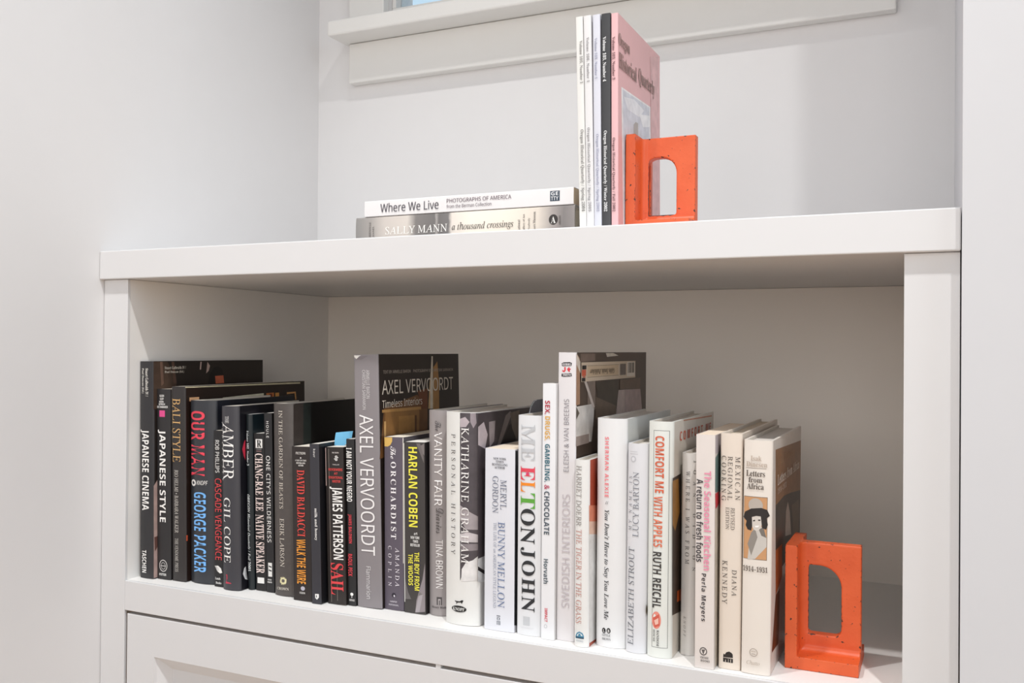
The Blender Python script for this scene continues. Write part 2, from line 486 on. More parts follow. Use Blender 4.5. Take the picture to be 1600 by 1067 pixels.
# ------------------------------------------------------------------ books
BOOKS=[
dict(id='jcinema', kind='H', x=0.0497, y=0.0282, w=0.0252, h=0.293, d=0.222, tilt=-0.86, spine='39383a', side='2c2420', pages='efe6d8', bulge=0.0015, T=[('JAPANESE CINEMA', 'sansb', 'f4f2ee', 0.0022, 0.0913, 0.018, 0.2004, 'd'), ('Stuart Galbraith IV /', 'serifb', 'e6e2da', 0.012, 0.2454, 0.017, 0.2834, 'd'), ('Paul Duncan (Ed.)', 'serifb', 'e6e2da', 0.0045, 0.2497, 0.0092, 0.2835, 'd'), ('TASCHEN', 'sansb', 'f4f2ee', 0.0054, 0.0073, 0.0135, 0.0376, 'd')], D=[], CP=[('4a3a30', [(0.001, 0.2923), (0.026, 0.292), (0.0424, 0.2615), (0.0353, 0.2264), (0.001, 0.2283)]), ('6b5347', [(0.0123, 0.2921), (0.0168, 0.2921), (0.0191, 0.2623), (0.0145, 0.259)]), ('5d463b', [(0.033, 0.2919), (0.0377, 0.2919), (0.0424, 0.2615), (0.0365, 0.2617)]), ('0f0d0d', [(0.1028, 0.2596), (0.1067, 0.2734), (0.1145, 0.2826), (0.1237, 0.2843), (0.1317, 0.2804), (0.1357, 0.2699), (0.1357, 0.2585)]), ('c9694a', [(0.1171, 0.2704), (0.1344, 0.2709), (0.1357, 0.2595), (0.1184, 0.2591)]), ('c0a8a0', [(0.0876, 0.2913), (0.0901, 0.2913), (0.0888, 0.2803), (0.0863, 0.2803)]), ('b8a096', [(0.1016, 0.2912), (0.1067, 0.2855), (0.1041, 0.2781), (0.099, 0.2745)]), ('b59a92', [(0.001, 0.1249), (0.0077, 0.1326), (0.0076, 0.001), (0.001, 0.001)]), ('6a4a42', [(0.002, 0.0558), (0.0076, 0.0565), (0.0076, 0.0418), (0.0031, 0.0367)])], CT=[('Stuart Galbraith IV /', 'serifb', 'e6ddcf', 0.0202, 0.2818, 0.0591, 0.2858), ('Paul Duncan (Ed.)', 'serifb', 'e6ddcf', 0.0202, 0.2757, 0.0555, 0.2797)]),
dict(id='jstyle', kind='P', x=0.0762, y=0.0343, w=0.0241, h=0.2558, d=0.2, tilt=-1.09, spine='333132', side='2b2728', pages='d8cbbb', bulge=0.0005, T=[('SLESIN', 'sansb', 'f4f2ee', 0.006, 0.2453, 0.0139, 0.2481, 'h'), ('CLIFF', 'sansb', 'f4f2ee', 0.0065, 0.2412, 0.0133, 0.244, 'h'), ('ROZEN-', 'sansb', 'f4f2ee', 0.0053, 0.2373, 0.0138, 0.24, 'h'), ('SZTROCH', 'sansb', 'f4f2ee', 0.0042, 0.234, 0.0155, 0.2366, 'h'), ('DE CHABANEIX', 'sansb', 'f4f2ee', 0.0013, 0.2302, 0.0205, 0.2331, 'h'), ('JAPANESE STYLE', 'sansb', 'f4f2ee', 0.0024, 0.0767, 0.0163, 0.2009, 'd'), ('POTTER', 'sansb', 'f4f2ee', 0.0043, 0.0048, 0.0168, 0.008, 'h')], D=[('rect', 'e0508e', [0.0049, 0.2183, 0.0149, 0.2269]), ('ring', 'd8d4d0', [0.0039, 0.0101, 0.0181, 0.0261]), ('ring', 'd8d4d0', [0.0069, 0.0132, 0.0151, 0.0226]), ('rect', 'd8d4d0', [0.0063, 0.0175, 0.0157, 0.0183])], CP=[], CT=[]),
dict(id='bali', kind='H', x=0.1011, y=0.0357, w=0.0245, h=0.2598, d=0.255, tilt=-1.19, spine='3b3735', side='2a1a14', pages='e4dcc0', bulge=0.001, T=[('BALI STYLE', 'serif', 'cfa66e', 0.0026, 0.1588, 0.0169, 0.2439, 'd'), ('RIO HELMI • BARBARA WALKER', 'serif', 'cfcac2', 0.0059, 0.0642, 0.0126, 0.1481, 'd'), ('THE VENDOME PRESS', 'serif', 'cfcac2', 0.0062, 0.0124, 0.0121, 0.0569, 'd')], D=[('rect', 'efe9dd', [0.0002, 0.178, 0.0011, 0.2586])], CP=[('d8cfae', [(0.001, 0.2592), (0.2442, 0.2584), (0.2442, 0.2558), (0.001, 0.2579)]), ('cfa078', [(0.0084, 0.2447), (0.0261, 0.2447), (0.026, 0.2395), (0.0084, 0.2395)]), ('e8dfc8', [(0.0716, 0.2418), (0.1579, 0.2445), (0.1579, 0.2378), (0.0716, 0.2364)]), ('d07c3e', [(0.1637, 0.2442), (0.1812, 0.2444), (0.1811, 0.2367), (0.1636, 0.2366)]), ('e0a050', [(0.1841, 0.2438), (0.193, 0.244), (0.193, 0.2362), (0.184, 0.2366)]), ('7a3018', [(0.1709, 0.2429), (0.1767, 0.2427), (0.1767, 0.2369), (0.1708, 0.2372)]), ('d8a060', [(0.2112, 0.2437), (0.233, 0.2438), (0.2344, 0.2312), (0.2313, 0.2314), (0.2298, 0.2414), (0.2112, 0.2407)]), ('c8583a', [(0.001, 0.0619), (0.0037, 0.0614), (0.0036, 0.0538), (0.001, 0.0543)])], CT=[]),
dict(id='ourman', kind='H', x=0.1259, y=0.0391, w=0.0457, h=0.2417, d=0.165, tilt=-0.99, spine='3d3f45', side='20242e', pages='e9e2d2', bulge=0.006, T=[('OUR MAN', 'sansb', 'e8485a', 0.0034, 0.142, 0.0305, 0.2277, 'd'), ('GEORGE PACKER', 'sansb', '78b6f2', 0.0104, 0.0143, 0.0319, 0.1204, 'd'), ('KNOPF', 'sansi', 'f4f2ee', 0.0163, 0.1301, 0.0345, 0.1358, 'h')], D=[('disk', 'e8e6e2', [0.0036, 0.1277, 0.0141, 0.1366]), ('poly', '3d3f45', [(0.0058, 0.1331), (0.0097, 0.1345), (0.0119, 0.1316), (0.0085, 0.1298), (0.0069, 0.131)])], CP=[], CT=[]),
dict(id='cascade', kind='P', x=0.1727, y=0.038, w=0.0163, h=0.2038, d=0.13, tilt=-1.22, spine='262527', side='202020', pages='efe6d8', bulge=0.0005, T=[('ROB PHILLIPS', 'sansn', 'f4f2ee', 0.0036, 0.1486, 0.0103, 0.1912, 'd'), ('CASCADE VENGEANCE', 'sansn', 'e04a4e', 0.0027, 0.0349, 0.0135, 0.1411, 'd'), ('Latah', 'serifb', 'f4f2ee', 0.0023, 0.0092, 0.011, 0.0122, 'h'), ('Books', 'serifb', 'f4f2ee', 0.0033, 0.0037, 0.0125, 0.0066, 'h')], D=[('poly', 'f0eeea', [(0.0008, 0.0266), (0.0068, 0.0273), (0.0116, 0.0243), (0.0138, 0.0186), (0.0099, 0.0175), (0.0056, 0.0201), (0.0083, 0.022), (0.0073, 0.0252)])], CP=[], CT=[]),
dict(id='amber', kind='H', x=0.1911, y=0.0307, w=0.0291, h=0.2366, d=0.16, tilt=-1.45, spine='47464c', side='1c1b22', pages='ded8cf', bulge=0.004, T=[('THE', 'serif', 'f4f2ee', 0.0096, 0.2147, 0.0155, 0.2237, 'd'), ('AMBER', 'serif', 'f4f2ee', 0.0046, 0.1417, 0.0227, 0.2149, 'd'), ('CONSPIRACY', 'serif', 'f4f2ee', 0.0006, 0.1403, 0.004, 0.2159, 'd'), ('GIL COPE', 'serif', 'f4f2ee', 0.0049, 0.0349, 0.0168, 0.1185, 'd')], D=[('poly', 'c23a50', [(0.0071, 0.0187), (0.0103, 0.0199), (0.0108, 0.015), (0.0086, 0.0106), (0.017, 0.0092), (0.017, 0.0083), (0.0069, 0.0079), (0.0091, 0.0131), (0.009, 0.0181)])], CP=[('c8344a', [(0.0091, 0.1807), (0.0129, 0.1903), (0.0153, 0.1926), (0.015, 0.166), (0.012, 0.1713)]), ('e8e6e4', [(0.008, 0.0202), (0.0105, 0.027), (0.0136, 0.0288), (0.0123, 0.0233), (0.0134, 0.0149), (0.017, 0.0107), (0.0122, 0.0127)])], CT=[]),
dict(id='quart', kind='P', x=0.2217, y=0.0446, w=0.0105, h=0.2263, d=0.15, tilt=-1.68, spine='1f272b', side='16232a', pages='d8d6d2', bulge=0.003, T=[('Volume 102, Number 3', 'serifbi', 'e8ecec', 0.002, 0.1601, 0.0064, 0.2049, 'd'), ('OREGON Historical Quarterly / Fall 2001', 'serifbi', 'e8ecec', 0.0014, 0.0237, 0.0069, 0.1229, 'd')], D=[], CP=[], CT=[]),
dict(id='native', kind='P', x=0.2341, y=0.047, w=0.0171, h=0.2021, d=0.13, tilt=-1.91, spine='262425', side='1f1f20', pages='ece7df', bulge=0.0005, T=[('CHANG-RAE LEE', 'serifb', 'efdcd6', 0.0024, 0.1022, 0.0149, 0.1762, 'd'), ('NATIVE SPEAKER', 'serifb', 'efdcd6', 0.0016, 0.0224, 0.0152, 0.0974, 'd'), ('R', 'serifb', '1a1a1a', 0.0059, 0.1844, 0.0132, 0.1935, 'h')], D=[('rect', 'eceae6', [0.0036, 0.1832, 0.0144, 0.1947]), ('rect', 'eceae6', [0.003, 0.0094, 0.014, 0.0168]), ('rect', '8a8886', [0.0047, 0.1812, 0.013, 0.182]), ('rect', '9a7a78', [0.0046, 0.1787, 0.0129, 0.1795])], CP=[], CT=[]),
dict(id='houle', kind='P', x=0.2519, y=0.0462, w=0.0127, h=0.2292, d=0.1, tilt=-1.83, spine='29282a', side='222222', pages='ece7df', bulge=0.0005, T=[('HOULE', 'sansn', 'f4f2ee', 0.0044, 0.1973, 0.0083, 0.2185, 'd'), ("ONE CITY'S WILDERNESS", 'sansn', 'f4f2ee', 0.0033, 0.0636, 0.0096, 0.1741, 'd'), ('OSU', 'sansb', 'f4f2ee', 0.0032, 0.0151, 0.0089, 0.017, 'h'), ('PRESS', 'sansb', 'f4f2ee', 0.0027, 0.012, 0.0098, 0.0138, 'h')], D=[('rect', 'e4e2de', [0.0037, 0.02, 0.0098, 0.0376]), ('poly', '29282a', [(0.0046, 0.034), (0.0092, 0.033), (0.0092, 0.0313), (0.0045, 0.0324)]), ('poly', '29282a', [(0.0045, 0.0291), (0.0091, 0.0281), (0.0091, 0.0264), (0.0044, 0.0275)])], CP=[], CT=[]),
dict(id='garden', kind='H', x=0.2681, y=0.0396, w=0.0329, h=0.242, d=0.155, tilt=-1.34, spine='5f5855', side='131212', pages='cfc8c0', bulge=0.004, T=[('IN THE GARDEN OF BEASTS', 'serif', 'd4ccc0', 0.0117, 0.1096, 0.0177, 0.2337, 'd'), ('ERIK LARSON', 'serif', 'd4ccc0', 0.012, 0.0363, 0.0188, 0.0973, 'd'), ('CROWN', 'serifb', 'd4ccc0', 0.0062, 0.0073, 0.0248, 0.0107, 'h')], D=[('sun', 'e6dcae', [0.0163, 0.0189, 0.0055]), ('sun', '5f5855', [0.0163, 0.0189, 0.0026])], CP=[('3c3532', [(0.003, 0.2412), (0.0223, 0.2414), (0.0206, 0.1285), (0.0014, 0.1312)]), ('242a28', [(0.0223, 0.2414), (0.0381, 0.2414), (0.0373, 0.184), (0.0214, 0.1855)])], CT=[], tex=1),
dict(id='wire', kind='P', x=0.3056, y=0.0326, w=0.0279, h=0.1904, d=0.105, tilt=-1.57, spine='322a28', side='242022', pages='e8e0d2', bulge=0.0005, T=[('FICTION', 'sansb', 'd8d4ce', 0.007, 0.1807, 0.0215, 0.1837, 'h'), ('#1 NEW YORK TIMES', 'sansb', 'd8d4ce', 0.0058, 0.172, 0.0227, 0.1742, 'h'), ('BESTSELLING', 'sansb', 'e8e4de', 0.0077, 0.169, 0.0211, 0.171, 'h'), ('AUTHOR', 'sansb', 'e8e4de', 0.0107, 0.166, 0.0185, 0.168, 'h'), ('DAVID BALDACCI', 'serifb', 'dc4c44', 0.0081, 0.0792, 0.0198, 0.1615, 'd'), ('WALK THE WIRE', 'sansb', 'e99a3c', 0.0066, 0.0208, 0.02, 0.0757, 'd'), ('VISION', 'sansb', 'd8d4ce', 0.0101, 0.0085, 0.0185, 0.0109, 'h')], D=[('disk', 'b8b4c0', [0.0117, 0.0125, 0.0181, 0.0177]), ('disk', 'e0dcd8', [0.0131, 0.1754, 0.0151, 0.1772])], CP=[], CT=[], tex=1),
dict(id='milk', kind='P', x=0.3361, y=0.0296, w=0.0141, h=0.1954, d=0.128, tilt=-1.8, spine='3e3d44', side='1d1c1f', pages='e8e2d8', bulge=0.0002, T=[('kaur', 'sansn', 'f4f2ee', 0.0062, 0.1788, 0.0095, 0.189, 'd'), ('milk and honey', 'serifb', 'f4f2ee', 0.0058, 0.0773, 0.0107, 0.1165, 'd')], D=[('poly', 'eceae6', [(0.0051, 0.0119), (0.0109, 0.0122), (0.0108, 0.0079), (0.008, 0.0051), (0.0054, 0.0069)]), ('rect', '3e3d44', [0.0067, 0.0077, 0.0079, 0.0105])], CP=[], CT=[]),
dict(id='sail', kind='P', x=0.3536, y=0.0384, w=0.0266, h=0.1916, d=0.105, tilt=-2.03, spine='332c2a', side='2a2422', pages='eadfd2', bulge=0.0005, T=[('dp', 'sansb', 'f4f2ee', 0.0139, 0.1749, 0.0201, 0.1812, 'd'), ('FICTION', 'sansb', 'd8d0cc', 0.0112, 0.1839, 0.0207, 0.1856, 'h'), ('THRILLER', 'sansb', 'c8c0bc', 0.0113, 0.1695, 0.0213, 0.1709, 'h'), ('REVIEWERS', 'sansb', 'e0504c', 0.0053, 0.1626, 0.0256, 0.1657, 'h'), ('AT', 'sansb', 'e0504c', 0.0134, 0.158, 0.0187, 0.1607, 'h'), ('SENSATIONAL', 'sansb', 'e0504c', 0.0051, 0.153, 0.0261, 0.156, 'h'), ('WRITER', 'sansb', 'e0504c', 0.0104, 0.1483, 0.0227, 0.1513, 'h'), ('JAMES PATTERSON', 'sansb', 'f4f2ee', 0.0062, 0.0545, 0.0248, 0.1431, 'd'), ('SAIL', 'serifb', 'e2484c', 0.0055, 0.0116, 0.0241, 0.05, 'd')], D=[('rect', 'e8c8c0', [0.0003, 0.144, 0.0012, 0.1904]), ('rect', '9a9088', [0.0054, 0.0023, 0.0059, 0.1895]), ('rect', '9a9088', [0.0145, 0.0043, 0.0149, 0.0467])], CP=[], CT=[], tex=1),
dict(id='iamnot', kind='P', x=0.3806, y=0.0425, w=0.0115, h=0.2024, d=0.105, tilt=-1.56, spine='2b2a2b', side='242424', pages='f0ece6', bulge=0.0002, T=[('I AM NOT YOUR NEGRO', 'sansb', 'f4f2ee', 0.0005, 0.1262, 0.0085, 0.1916, 'd'), ('JAMES BALDWIN', 'sansb', 'dc4650', 0.0016, 0.0755, 0.0073, 0.1108, 'd'), ('RAOUL PECK', 'sansb', 'dc4650', 0.0012, 0.0357, 0.0075, 0.0626, 'd'), ('VINTAGE', 'sansb', 'e4e0dc', 0.0021, 0.0056, 0.0099, 0.008, 'h')], D=[('disk', 'f0eeea', [0.0035, 0.0118, 0.008, 0.0157]), ('rect', 'f0eeea', [0.0054, 0.0095, 0.0062, 0.0114])], CP=[], CT=[]),
dict(id='axel', kind='H', x=0.3929, y=0.0437, w=0.0352, h=0.3055, d=0.205, tilt=-1.7, spine='9f989b', side='2f2521', pages='cfc4b8', bulge=0.0008, T=[('AXEL VERVOORDT', 'sansn', 'efeceb', 0.0077, 0.0631, 0.0276, 0.2326, 'd'), ('ARMELLE BARON', 'sansn', 'd8d4d4', 0.0184, 0.2521, 0.0235, 0.2867, 'd'), ('CHRISTIAN SARRAMON', 'sansn', 'd8d4d4', 0.013, 0.2387, 0.0175, 0.2867, 'd'), ('Flammarion', 'sansn', 'd8d4d4', 0.0143, 0.0106, 0.0211, 0.0496, 'd')], D=[('poly', 'f4f1ea', [(0.0005, 0.3046), (0.0113, 0.3046), (0.0066, 0.3029), (0.0042, 0.3002), (0.0014, 0.3025)]), ('poly', '7f787b', [(0.0046, 0.2998), (0.0085, 0.3033), (0.0217, 0.3037), (0.0112, 0.299)])], CP=[('6e4a2a', [(0.001, 0.1792), (0.0121, 0.2393), (0.0911, 0.2529), (0.1167, 0.2332), (0.1153, 0.1913), (0.001, 0.1792)]), ('8e673c', [(0.011, 0.2005), (0.0148, 0.2344), (0.0953, 0.2336), (0.094, 0.1931)]), ('b08650', [(0.0078, 0.238), (0.1003, 0.2371), (0.1002, 0.2334), (0.0077, 0.2345)]), ('a57a46', [(0.0453, 0.2278), (0.0839, 0.2269), (0.083, 0.2007), (0.0445, 0.2023)]), ('5a3a20', [(0.0839, 0.2269), (0.0886, 0.2266), (0.0877, 0.1986), (0.083, 0.1991)]), ('caa068', [(0.0117, 0.2238), (0.0159, 0.2235), (0.0152, 0.2002), (0.011, 0.2005)]), ('c8a878', [(0.1184, 0.2332), (0.1229, 0.2668), (0.1308, 0.3007), (0.1325, 0.3006), (0.1319, 0.2324)]), ('a87c48', [(0.1338, 0.2878), (0.1444, 0.2954), (0.1486, 0.266), (0.1472, 0.2272), (0.1317, 0.2281)]), ('d8ccba', [(0.1245, 0.2667), (0.1291, 0.3024), (0.1326, 0.3024), (0.1302, 0.2325), (0.1234, 0.2329)]), ('6a3c22', [(0.0913, 0.2579), (0.1176, 0.2602), (0.1167, 0.2332), (0.1002, 0.2342)])], CT=[('AXEL VERVOORDT', 'sansn', 'e0d6c8', 0.0075, 0.2562, 0.1866, 0.2737), ('Timeless Interiors', 'sansn', 'e0d6c8', 0.0075, 0.2399, 0.1023, 0.2497), ('TEXT BY ARMELLE BARON    PHOTOGRAPHY BY CHRISTIAN SARRAMON', 'sansn', 'b8aca0', 0.0107, 0.2818, 0.1871, 0.2857)]),
dict(id='orch', kind='P', x=0.4284, y=0.0493, w=0.0272, h=0.2069, d=0.13, tilt=-0.81, spine='6c6370', side='55505a', pages='f2ead8', bulge=0.0008, T=[('The', 'script', 'f2eef0', 0.0096, 0.1808, 0.017, 0.1957, 'd'), ('ORCHARDIST', 'serifb', 'f2eef0', 0.0099, 0.0848, 0.0173, 0.1774, 'd'), ('AMANDA', 'serif', 'e8e2e8', 0.0159, 0.0285, 0.0215, 0.0748, 'd'), ('COPLIN', 'serif', 'e8e2e8', 0.0059, 0.0283, 0.0107, 0.0763, 'd'), ('HARPER', 'sansn', 'e8e2e8', 0.0086, 0.0091, 0.0181, 0.0111, 'h'), ('PERENNIAL', 'sansn', 'e8e2e8', 0.0067, 0.0053, 0.0204, 0.0071, 'h')], D=[('poly', 'dcb462', [(0.0004, 0.2063), (0.0119, 0.2063), (0.0117, 0.2015), (0.0092, 0.1972), (0.0053, 0.1952), (0.0004, 0.1954)]), ('disk', '2a2530', [0.0105, 0.015, 0.0164, 0.0205]), ('disk', 'd8d0d8', [0.013, 0.0156, 0.0152, 0.0181]), ('rect', 'f6f2e6', [0.0263, 0.0567, 0.027, 0.2061])], CP=[], CT=[]),
dict(id='coben', kind='P', x=0.4568, y=0.0484, w=0.0293, h=0.2023, d=0.13, tilt=-1.04, spine='4b4644', side='262323', pages='f0ece4', bulge=0.0005, T=[('HARLAN COBEN', 'sansb', 'f0e750', 0.0076, 0.1018, 0.0198, 0.1965, 'd'), ('#1', 'sansb', 'f4f2ee', 0.0145, 0.0923, 0.0189, 0.0957, 'h'), ('NEW YORK', 'sansb', 'f4f2ee', 0.01, 0.0879, 0.0219, 0.0911, 'h'), ('TIMES', 'sansb', 'f4f2ee', 0.013, 0.0836, 0.0201, 0.0866, 'h'), ('BESTSELLER', 'sansb', 'f4f2ee', 0.0095, 0.0791, 0.0223, 0.0822, 'h'), ('THE BOY FROM', 'sansb', 'f0e750', 0.0149, 0.0272, 0.0215, 0.0724, 'd'), ('THE WOODS', 'sansb', 'f0e750', 0.0064, 0.0326, 0.0128, 0.0696, 'd')], D=[('poly', '7c7472', [(0.0235, 0.198), (0.0289, 0.2011), (0.0289, 0.1868), (0.0251, 0.1912)]), ('poly', '6f6866', [(0.0182, 0.2009), (0.0235, 0.201), (0.0282, 0.1853), (0.0284, 0.1777)]), ('poly', '8d8486', [(0.0153, 0.0009), (0.0172, 0.0155), (0.0254, 0.0412), (0.0289, 0.0604), (0.0286, 0.0032)]), ('poly', 'a59da0', [(0.0204, 0.0219), (0.0257, 0.0232), (0.021, 0.0023), (0.0157, 0.0017)]), ('poly', '6a6564', [(0.0007, 0.0428), (0.0058, 0.0242), (0.0101, 0.0163), (0.0009, 0.0154)]), ('poly', '7b7574', [(0.0172, 0.0155), (0.0217, 0.0258), (0.0256, 0.0232), (0.0199, 0.0211)]), ('rect', 'd8d6d0', [0.0003, 0.0122, 0.0015, 0.2007])], CP=[('d8d040', [(0.001, 0.1769), (0.001, 0.1764), (0.001, 0.1426), (0.001, 0.1432)])], CT=[]),
dict(id='vanity', kind='H', x=0.4864, y=0.0517, w=0.0258, h=0.2409, d=0.155, tilt=-0.69, spine='b3abaa', side='a89a96', pages='d6cfc4', bulge=0.005, T=[('The', 'script', '5a5456', 0.0113, 0.2166, 0.0189, 0.2286, 'd'), ('VANITY FAIR', 'sansn', 'f0ecea', 0.0103, 0.129, 0.0201, 0.2154, 'd'), ('Diaries', 'script', '57504f', 0.0124, 0.0965, 0.0214, 0.1261, 'd'), ('TINA BROWN', 'sansn', 'ece8e6', 0.0122, 0.0324, 0.021, 0.0891, 'd'), ('Henry Holt', 'serifb', '4a4546', 0.0064, 0.0082, 0.0245, 0.0113, 'h')], D=[('rect', '4a4546', [0.013, 0.0127, 0.0194, 0.0221]), ('rect', 'b3abaa', [0.0148, 0.0127, 0.018, 0.0199]), ('rect', '4a4546', [0.0159, 0.0127, 0.0172, 0.0184])], CP=[], CT=[]),
dict(id='graham', kind='H', x=0.5191, y=0.0321, w=0.0438, h=0.2415, d=0.165, tilt=-0.43, spine='e6e5e1', side='d9d6d3', pages='d9cfc4', bulge=0.006, T=[('PERSONAL HISTORY', 'serif', '55504f', 0.0096, 0.0793, 0.0154, 0.2165, 'd'), ('KATHARINE GRAHAM', 'serif', 'efece9', 0.0233, 0.0704, 0.0325, 0.2243, 'd'), ('KNOPF', 'serifb', 'e6e5e1', 0.0125, 0.0161, 0.0277, 0.0199, 'h')], D=[('poly', '4f484c', [(0.0213, 0.2408), (0.0431, 0.2408), (0.0431, 0.08), (0.0339, 0.0718), (0.0256, 0.06), (0.0217, 0.0502)]), ('poly', 'b8acb0', [(0.0215, 0.2339), (0.0278, 0.2363), (0.0329, 0.2307), (0.0287, 0.2248), (0.0219, 0.2245)]), ('poly', '9a8f94', [(0.0337, 0.2408), (0.0396, 0.2408), (0.0404, 0.2295), (0.0371, 0.2236), (0.0337, 0.2307)]), ('poly', 'a39a9c', [(0.0217, 0.1359), (0.0321, 0.1294), (0.0431, 0.1232), (0.0431, 0.1088), (0.0288, 0.1089), (0.0217, 0.1199)]), ('poly', 'c2babb', [(0.0218, 0.1032), (0.0305, 0.1062), (0.0431, 0.103), (0.0431, 0.0944), (0.0305, 0.0946), (0.0218, 0.0952)]), ('poly', '8b8285', [(0.0218, 0.0923), (0.0431, 0.093), (0.0431, 0.0858), (0.0239, 0.0838)]), ('poly', 'e2dfdd', [(0.0239, 0.0635), (0.0289, 0.0713), (0.0388, 0.0752), (0.0431, 0.0771), (0.0431, 0.0519), (0.0231, 0.0496)]), ('oval', '211f1f', [0.0104, 0.0144, 0.0298, 0.0218]), ('poly', '211f1f', [(0.0149, 0.0272), (0.0174, 0.0267), (0.0215, 0.0269), (0.024, 0.0284), (0.0261, 0.0282), (0.0244, 0.0265), (0.024, 0.0242), (0.0228, 0.0257), (0.0186, 0.0251), (0.0166, 0.023), (0.0174, 0.0253), (0.0153, 0.0261)])], CP=[('50484b', [(0.001, 0.2409), (0.1496, 0.2395), (0.1502, 0.017), (0.001, 0.051)]), ('c9bdc2', [(0.001, 0.2254), (0.0152, 0.2301), (0.0251, 0.2147), (0.0186, 0.1991), (0.001, 0.2052)]), ('a89da0', [(0.0284, 0.2292), (0.0453, 0.2295), (0.0419, 0.2058), (0.0302, 0.1995)]), ('968b88', [(0.0733, 0.2337), (0.086, 0.2383), (0.0915, 0.2357), (0.0557, 0.197), (0.0488, 0.1977)]), ('2b2626', [(0.0575, 0.1969), (0.0824, 0.2215), (0.0971, 0.2244), (0.1028, 0.1925)]), ('7d7268', [(0.086, 0.236), (0.1141, 0.2383), (0.1066, 0.2001), (0.0916, 0.217)]), ('e6e3e1', [(0.001, 0.0769), (0.0223, 0.0769), (0.0224, 0.046), (0.001, 0.051)]), ('2a2627', [(0.001, 0.0683), (0.0174, 0.0603), (0.0175, 0.0559), (0.001, 0.064)])], CT=[], photo=1),
dict(id='bunny', kind='P', x=0.5709, y=0.0324, w=0.0371, h=0.2026, d=0.155, tilt=-0.13, spine='e2e3e9', side='cfcdd0', pages='f0e0cc', bulge=0.0008, T=[('NEW YORK', 'serifb', '5a5a60', 0.0107, 0.1903, 0.0267, 0.1928, 'h'), ('TIMES', 'serifb', '5a5a60', 0.0138, 0.1871, 0.0236, 0.1895, 'h'), ('BESTSELLING', 'serifb', '5a5a60', 0.0091, 0.1837, 0.0283, 0.1863, 'h'), ('AUTHOR', 'serifb', '5a5a60', 0.0123, 0.1803, 0.0252, 0.1829, 'h'), ('MERYL', 'serif', '6b7080', 0.0198, 0.1353, 0.0272, 0.1683, 'd'), ('GORDON', 'serif', '6b7080', 0.0099, 0.1306, 0.0172, 0.1719, 'd'), ('BUNNY MELLON', 'serif', '68789a', 0.017, 0.0261, 0.0256, 0.1213, 'd'), ('THE LIFE OF an AMERICAN STYLE LEGEND', 'serif', '8a90a0', 0.0115, 0.0252, 0.0153, 0.1201, 'd')], D=[('rect', '777a82', [0.0159, 0.016, 0.0203, 0.0171]), ('rect', '777a82', [0.0163, 0.0122, 0.02, 0.015]), ('rect', '8a8d95', [0.0159, 0.0068, 0.0205, 0.0111]), ('rect', 'e2e3e9', [0.0174, 0.0127, 0.0189, 0.0143]), ('rect', 'e2e3e9', [0.017, 0.0067, 0.0175, 0.0103]), ('rect', 'e2e3e9', [0.0188, 0.0069, 0.0192, 0.0105])], CP=[('2a2a2c', [(0.001, 0.2015), (0.0075, 0.2005), (0.0103, 0.0055), (0.001, 0.0083)])], CT=[]),  # dark strip on the cover paints in the shaded gap beside it
dict(id='elton', kind='H', x=0.6107, y=0.0316, w=0.0293, h=0.2412, d=0.155, tilt=-0.05, spine='e5e6e8', side='d8d6d4', pages='e8e2da', bulge=0.0025, T=[('ME', 'serifb', 'c2c4c7', 0.0048, 0.1911, 0.0214, 0.2311, 'd'), ('E', 'serifb', 'e0485a', 0.0044, 0.1696, 0.0218, 0.1854, 'd'), ('L', 'serifb', 'f08c28', 0.0046, 0.1567, 0.0219, 0.1689, 'd'), ('T', 'serifb', '5fa63e', 0.0047, 0.1391, 0.022, 0.156, 'd'), ('ON', 'serifb', '2d2e31', 0.0046, 0.1005, 0.0222, 0.1388, 'd'), ('JOHN', 'serifb', '2d2e31', 0.0048, 0.0262, 0.0227, 0.0963, 'd')], D=[('star', 'e8488a', [0.0133, 0.177, 0.003]), ('rect', 'c6c8cb', [0.0088, 0.0109, 0.0168, 0.0204]), ('rect', 'dcdde0', [0.005, 0.008, 0.0215, 0.0085])], CP=[], CT=[]),
dict(id='sex', kind='P', x=0.6419, y=0.0287, w=0.0155, h=0.277, d=0.2, tilt=0.01, spine='eeeef0', side='dcdad8', pages='ece8e2', bulge=0.0003, T=[('SEX,', 'sansb', 'b3283c', 0.0022, 0.2435, 0.0089, 0.2584, 'd'), ('DRUGS,', 'sansb', 'dca74a', 0.0023, 0.2154, 0.0091, 0.2414, 'd'), ('GAMBLING,', 'sansb', '2a6474', 0.0025, 0.17, 0.0091, 0.2113, 'd'), ('&', 'sansb', 'b83858', 0.0029, 0.162, 0.0089, 0.1672, 'd'), ('CHOCOLATE', 'sansb', '45505a', 0.0028, 0.1132, 0.0091, 0.16, 'd'), ('Horvath', 'sansb', '4d5a62', 0.0029, 0.06, 0.0084, 0.0868, 'd'), ('IMPACT', 'sansb', 'cf3040', 0.0045, 0.0189, 0.0078, 0.0338, 'd')], D=[('ring', 'b8b8bc', [0.0037, 0.012, 0.0074, 0.0161])], CP=[], CT=[]),
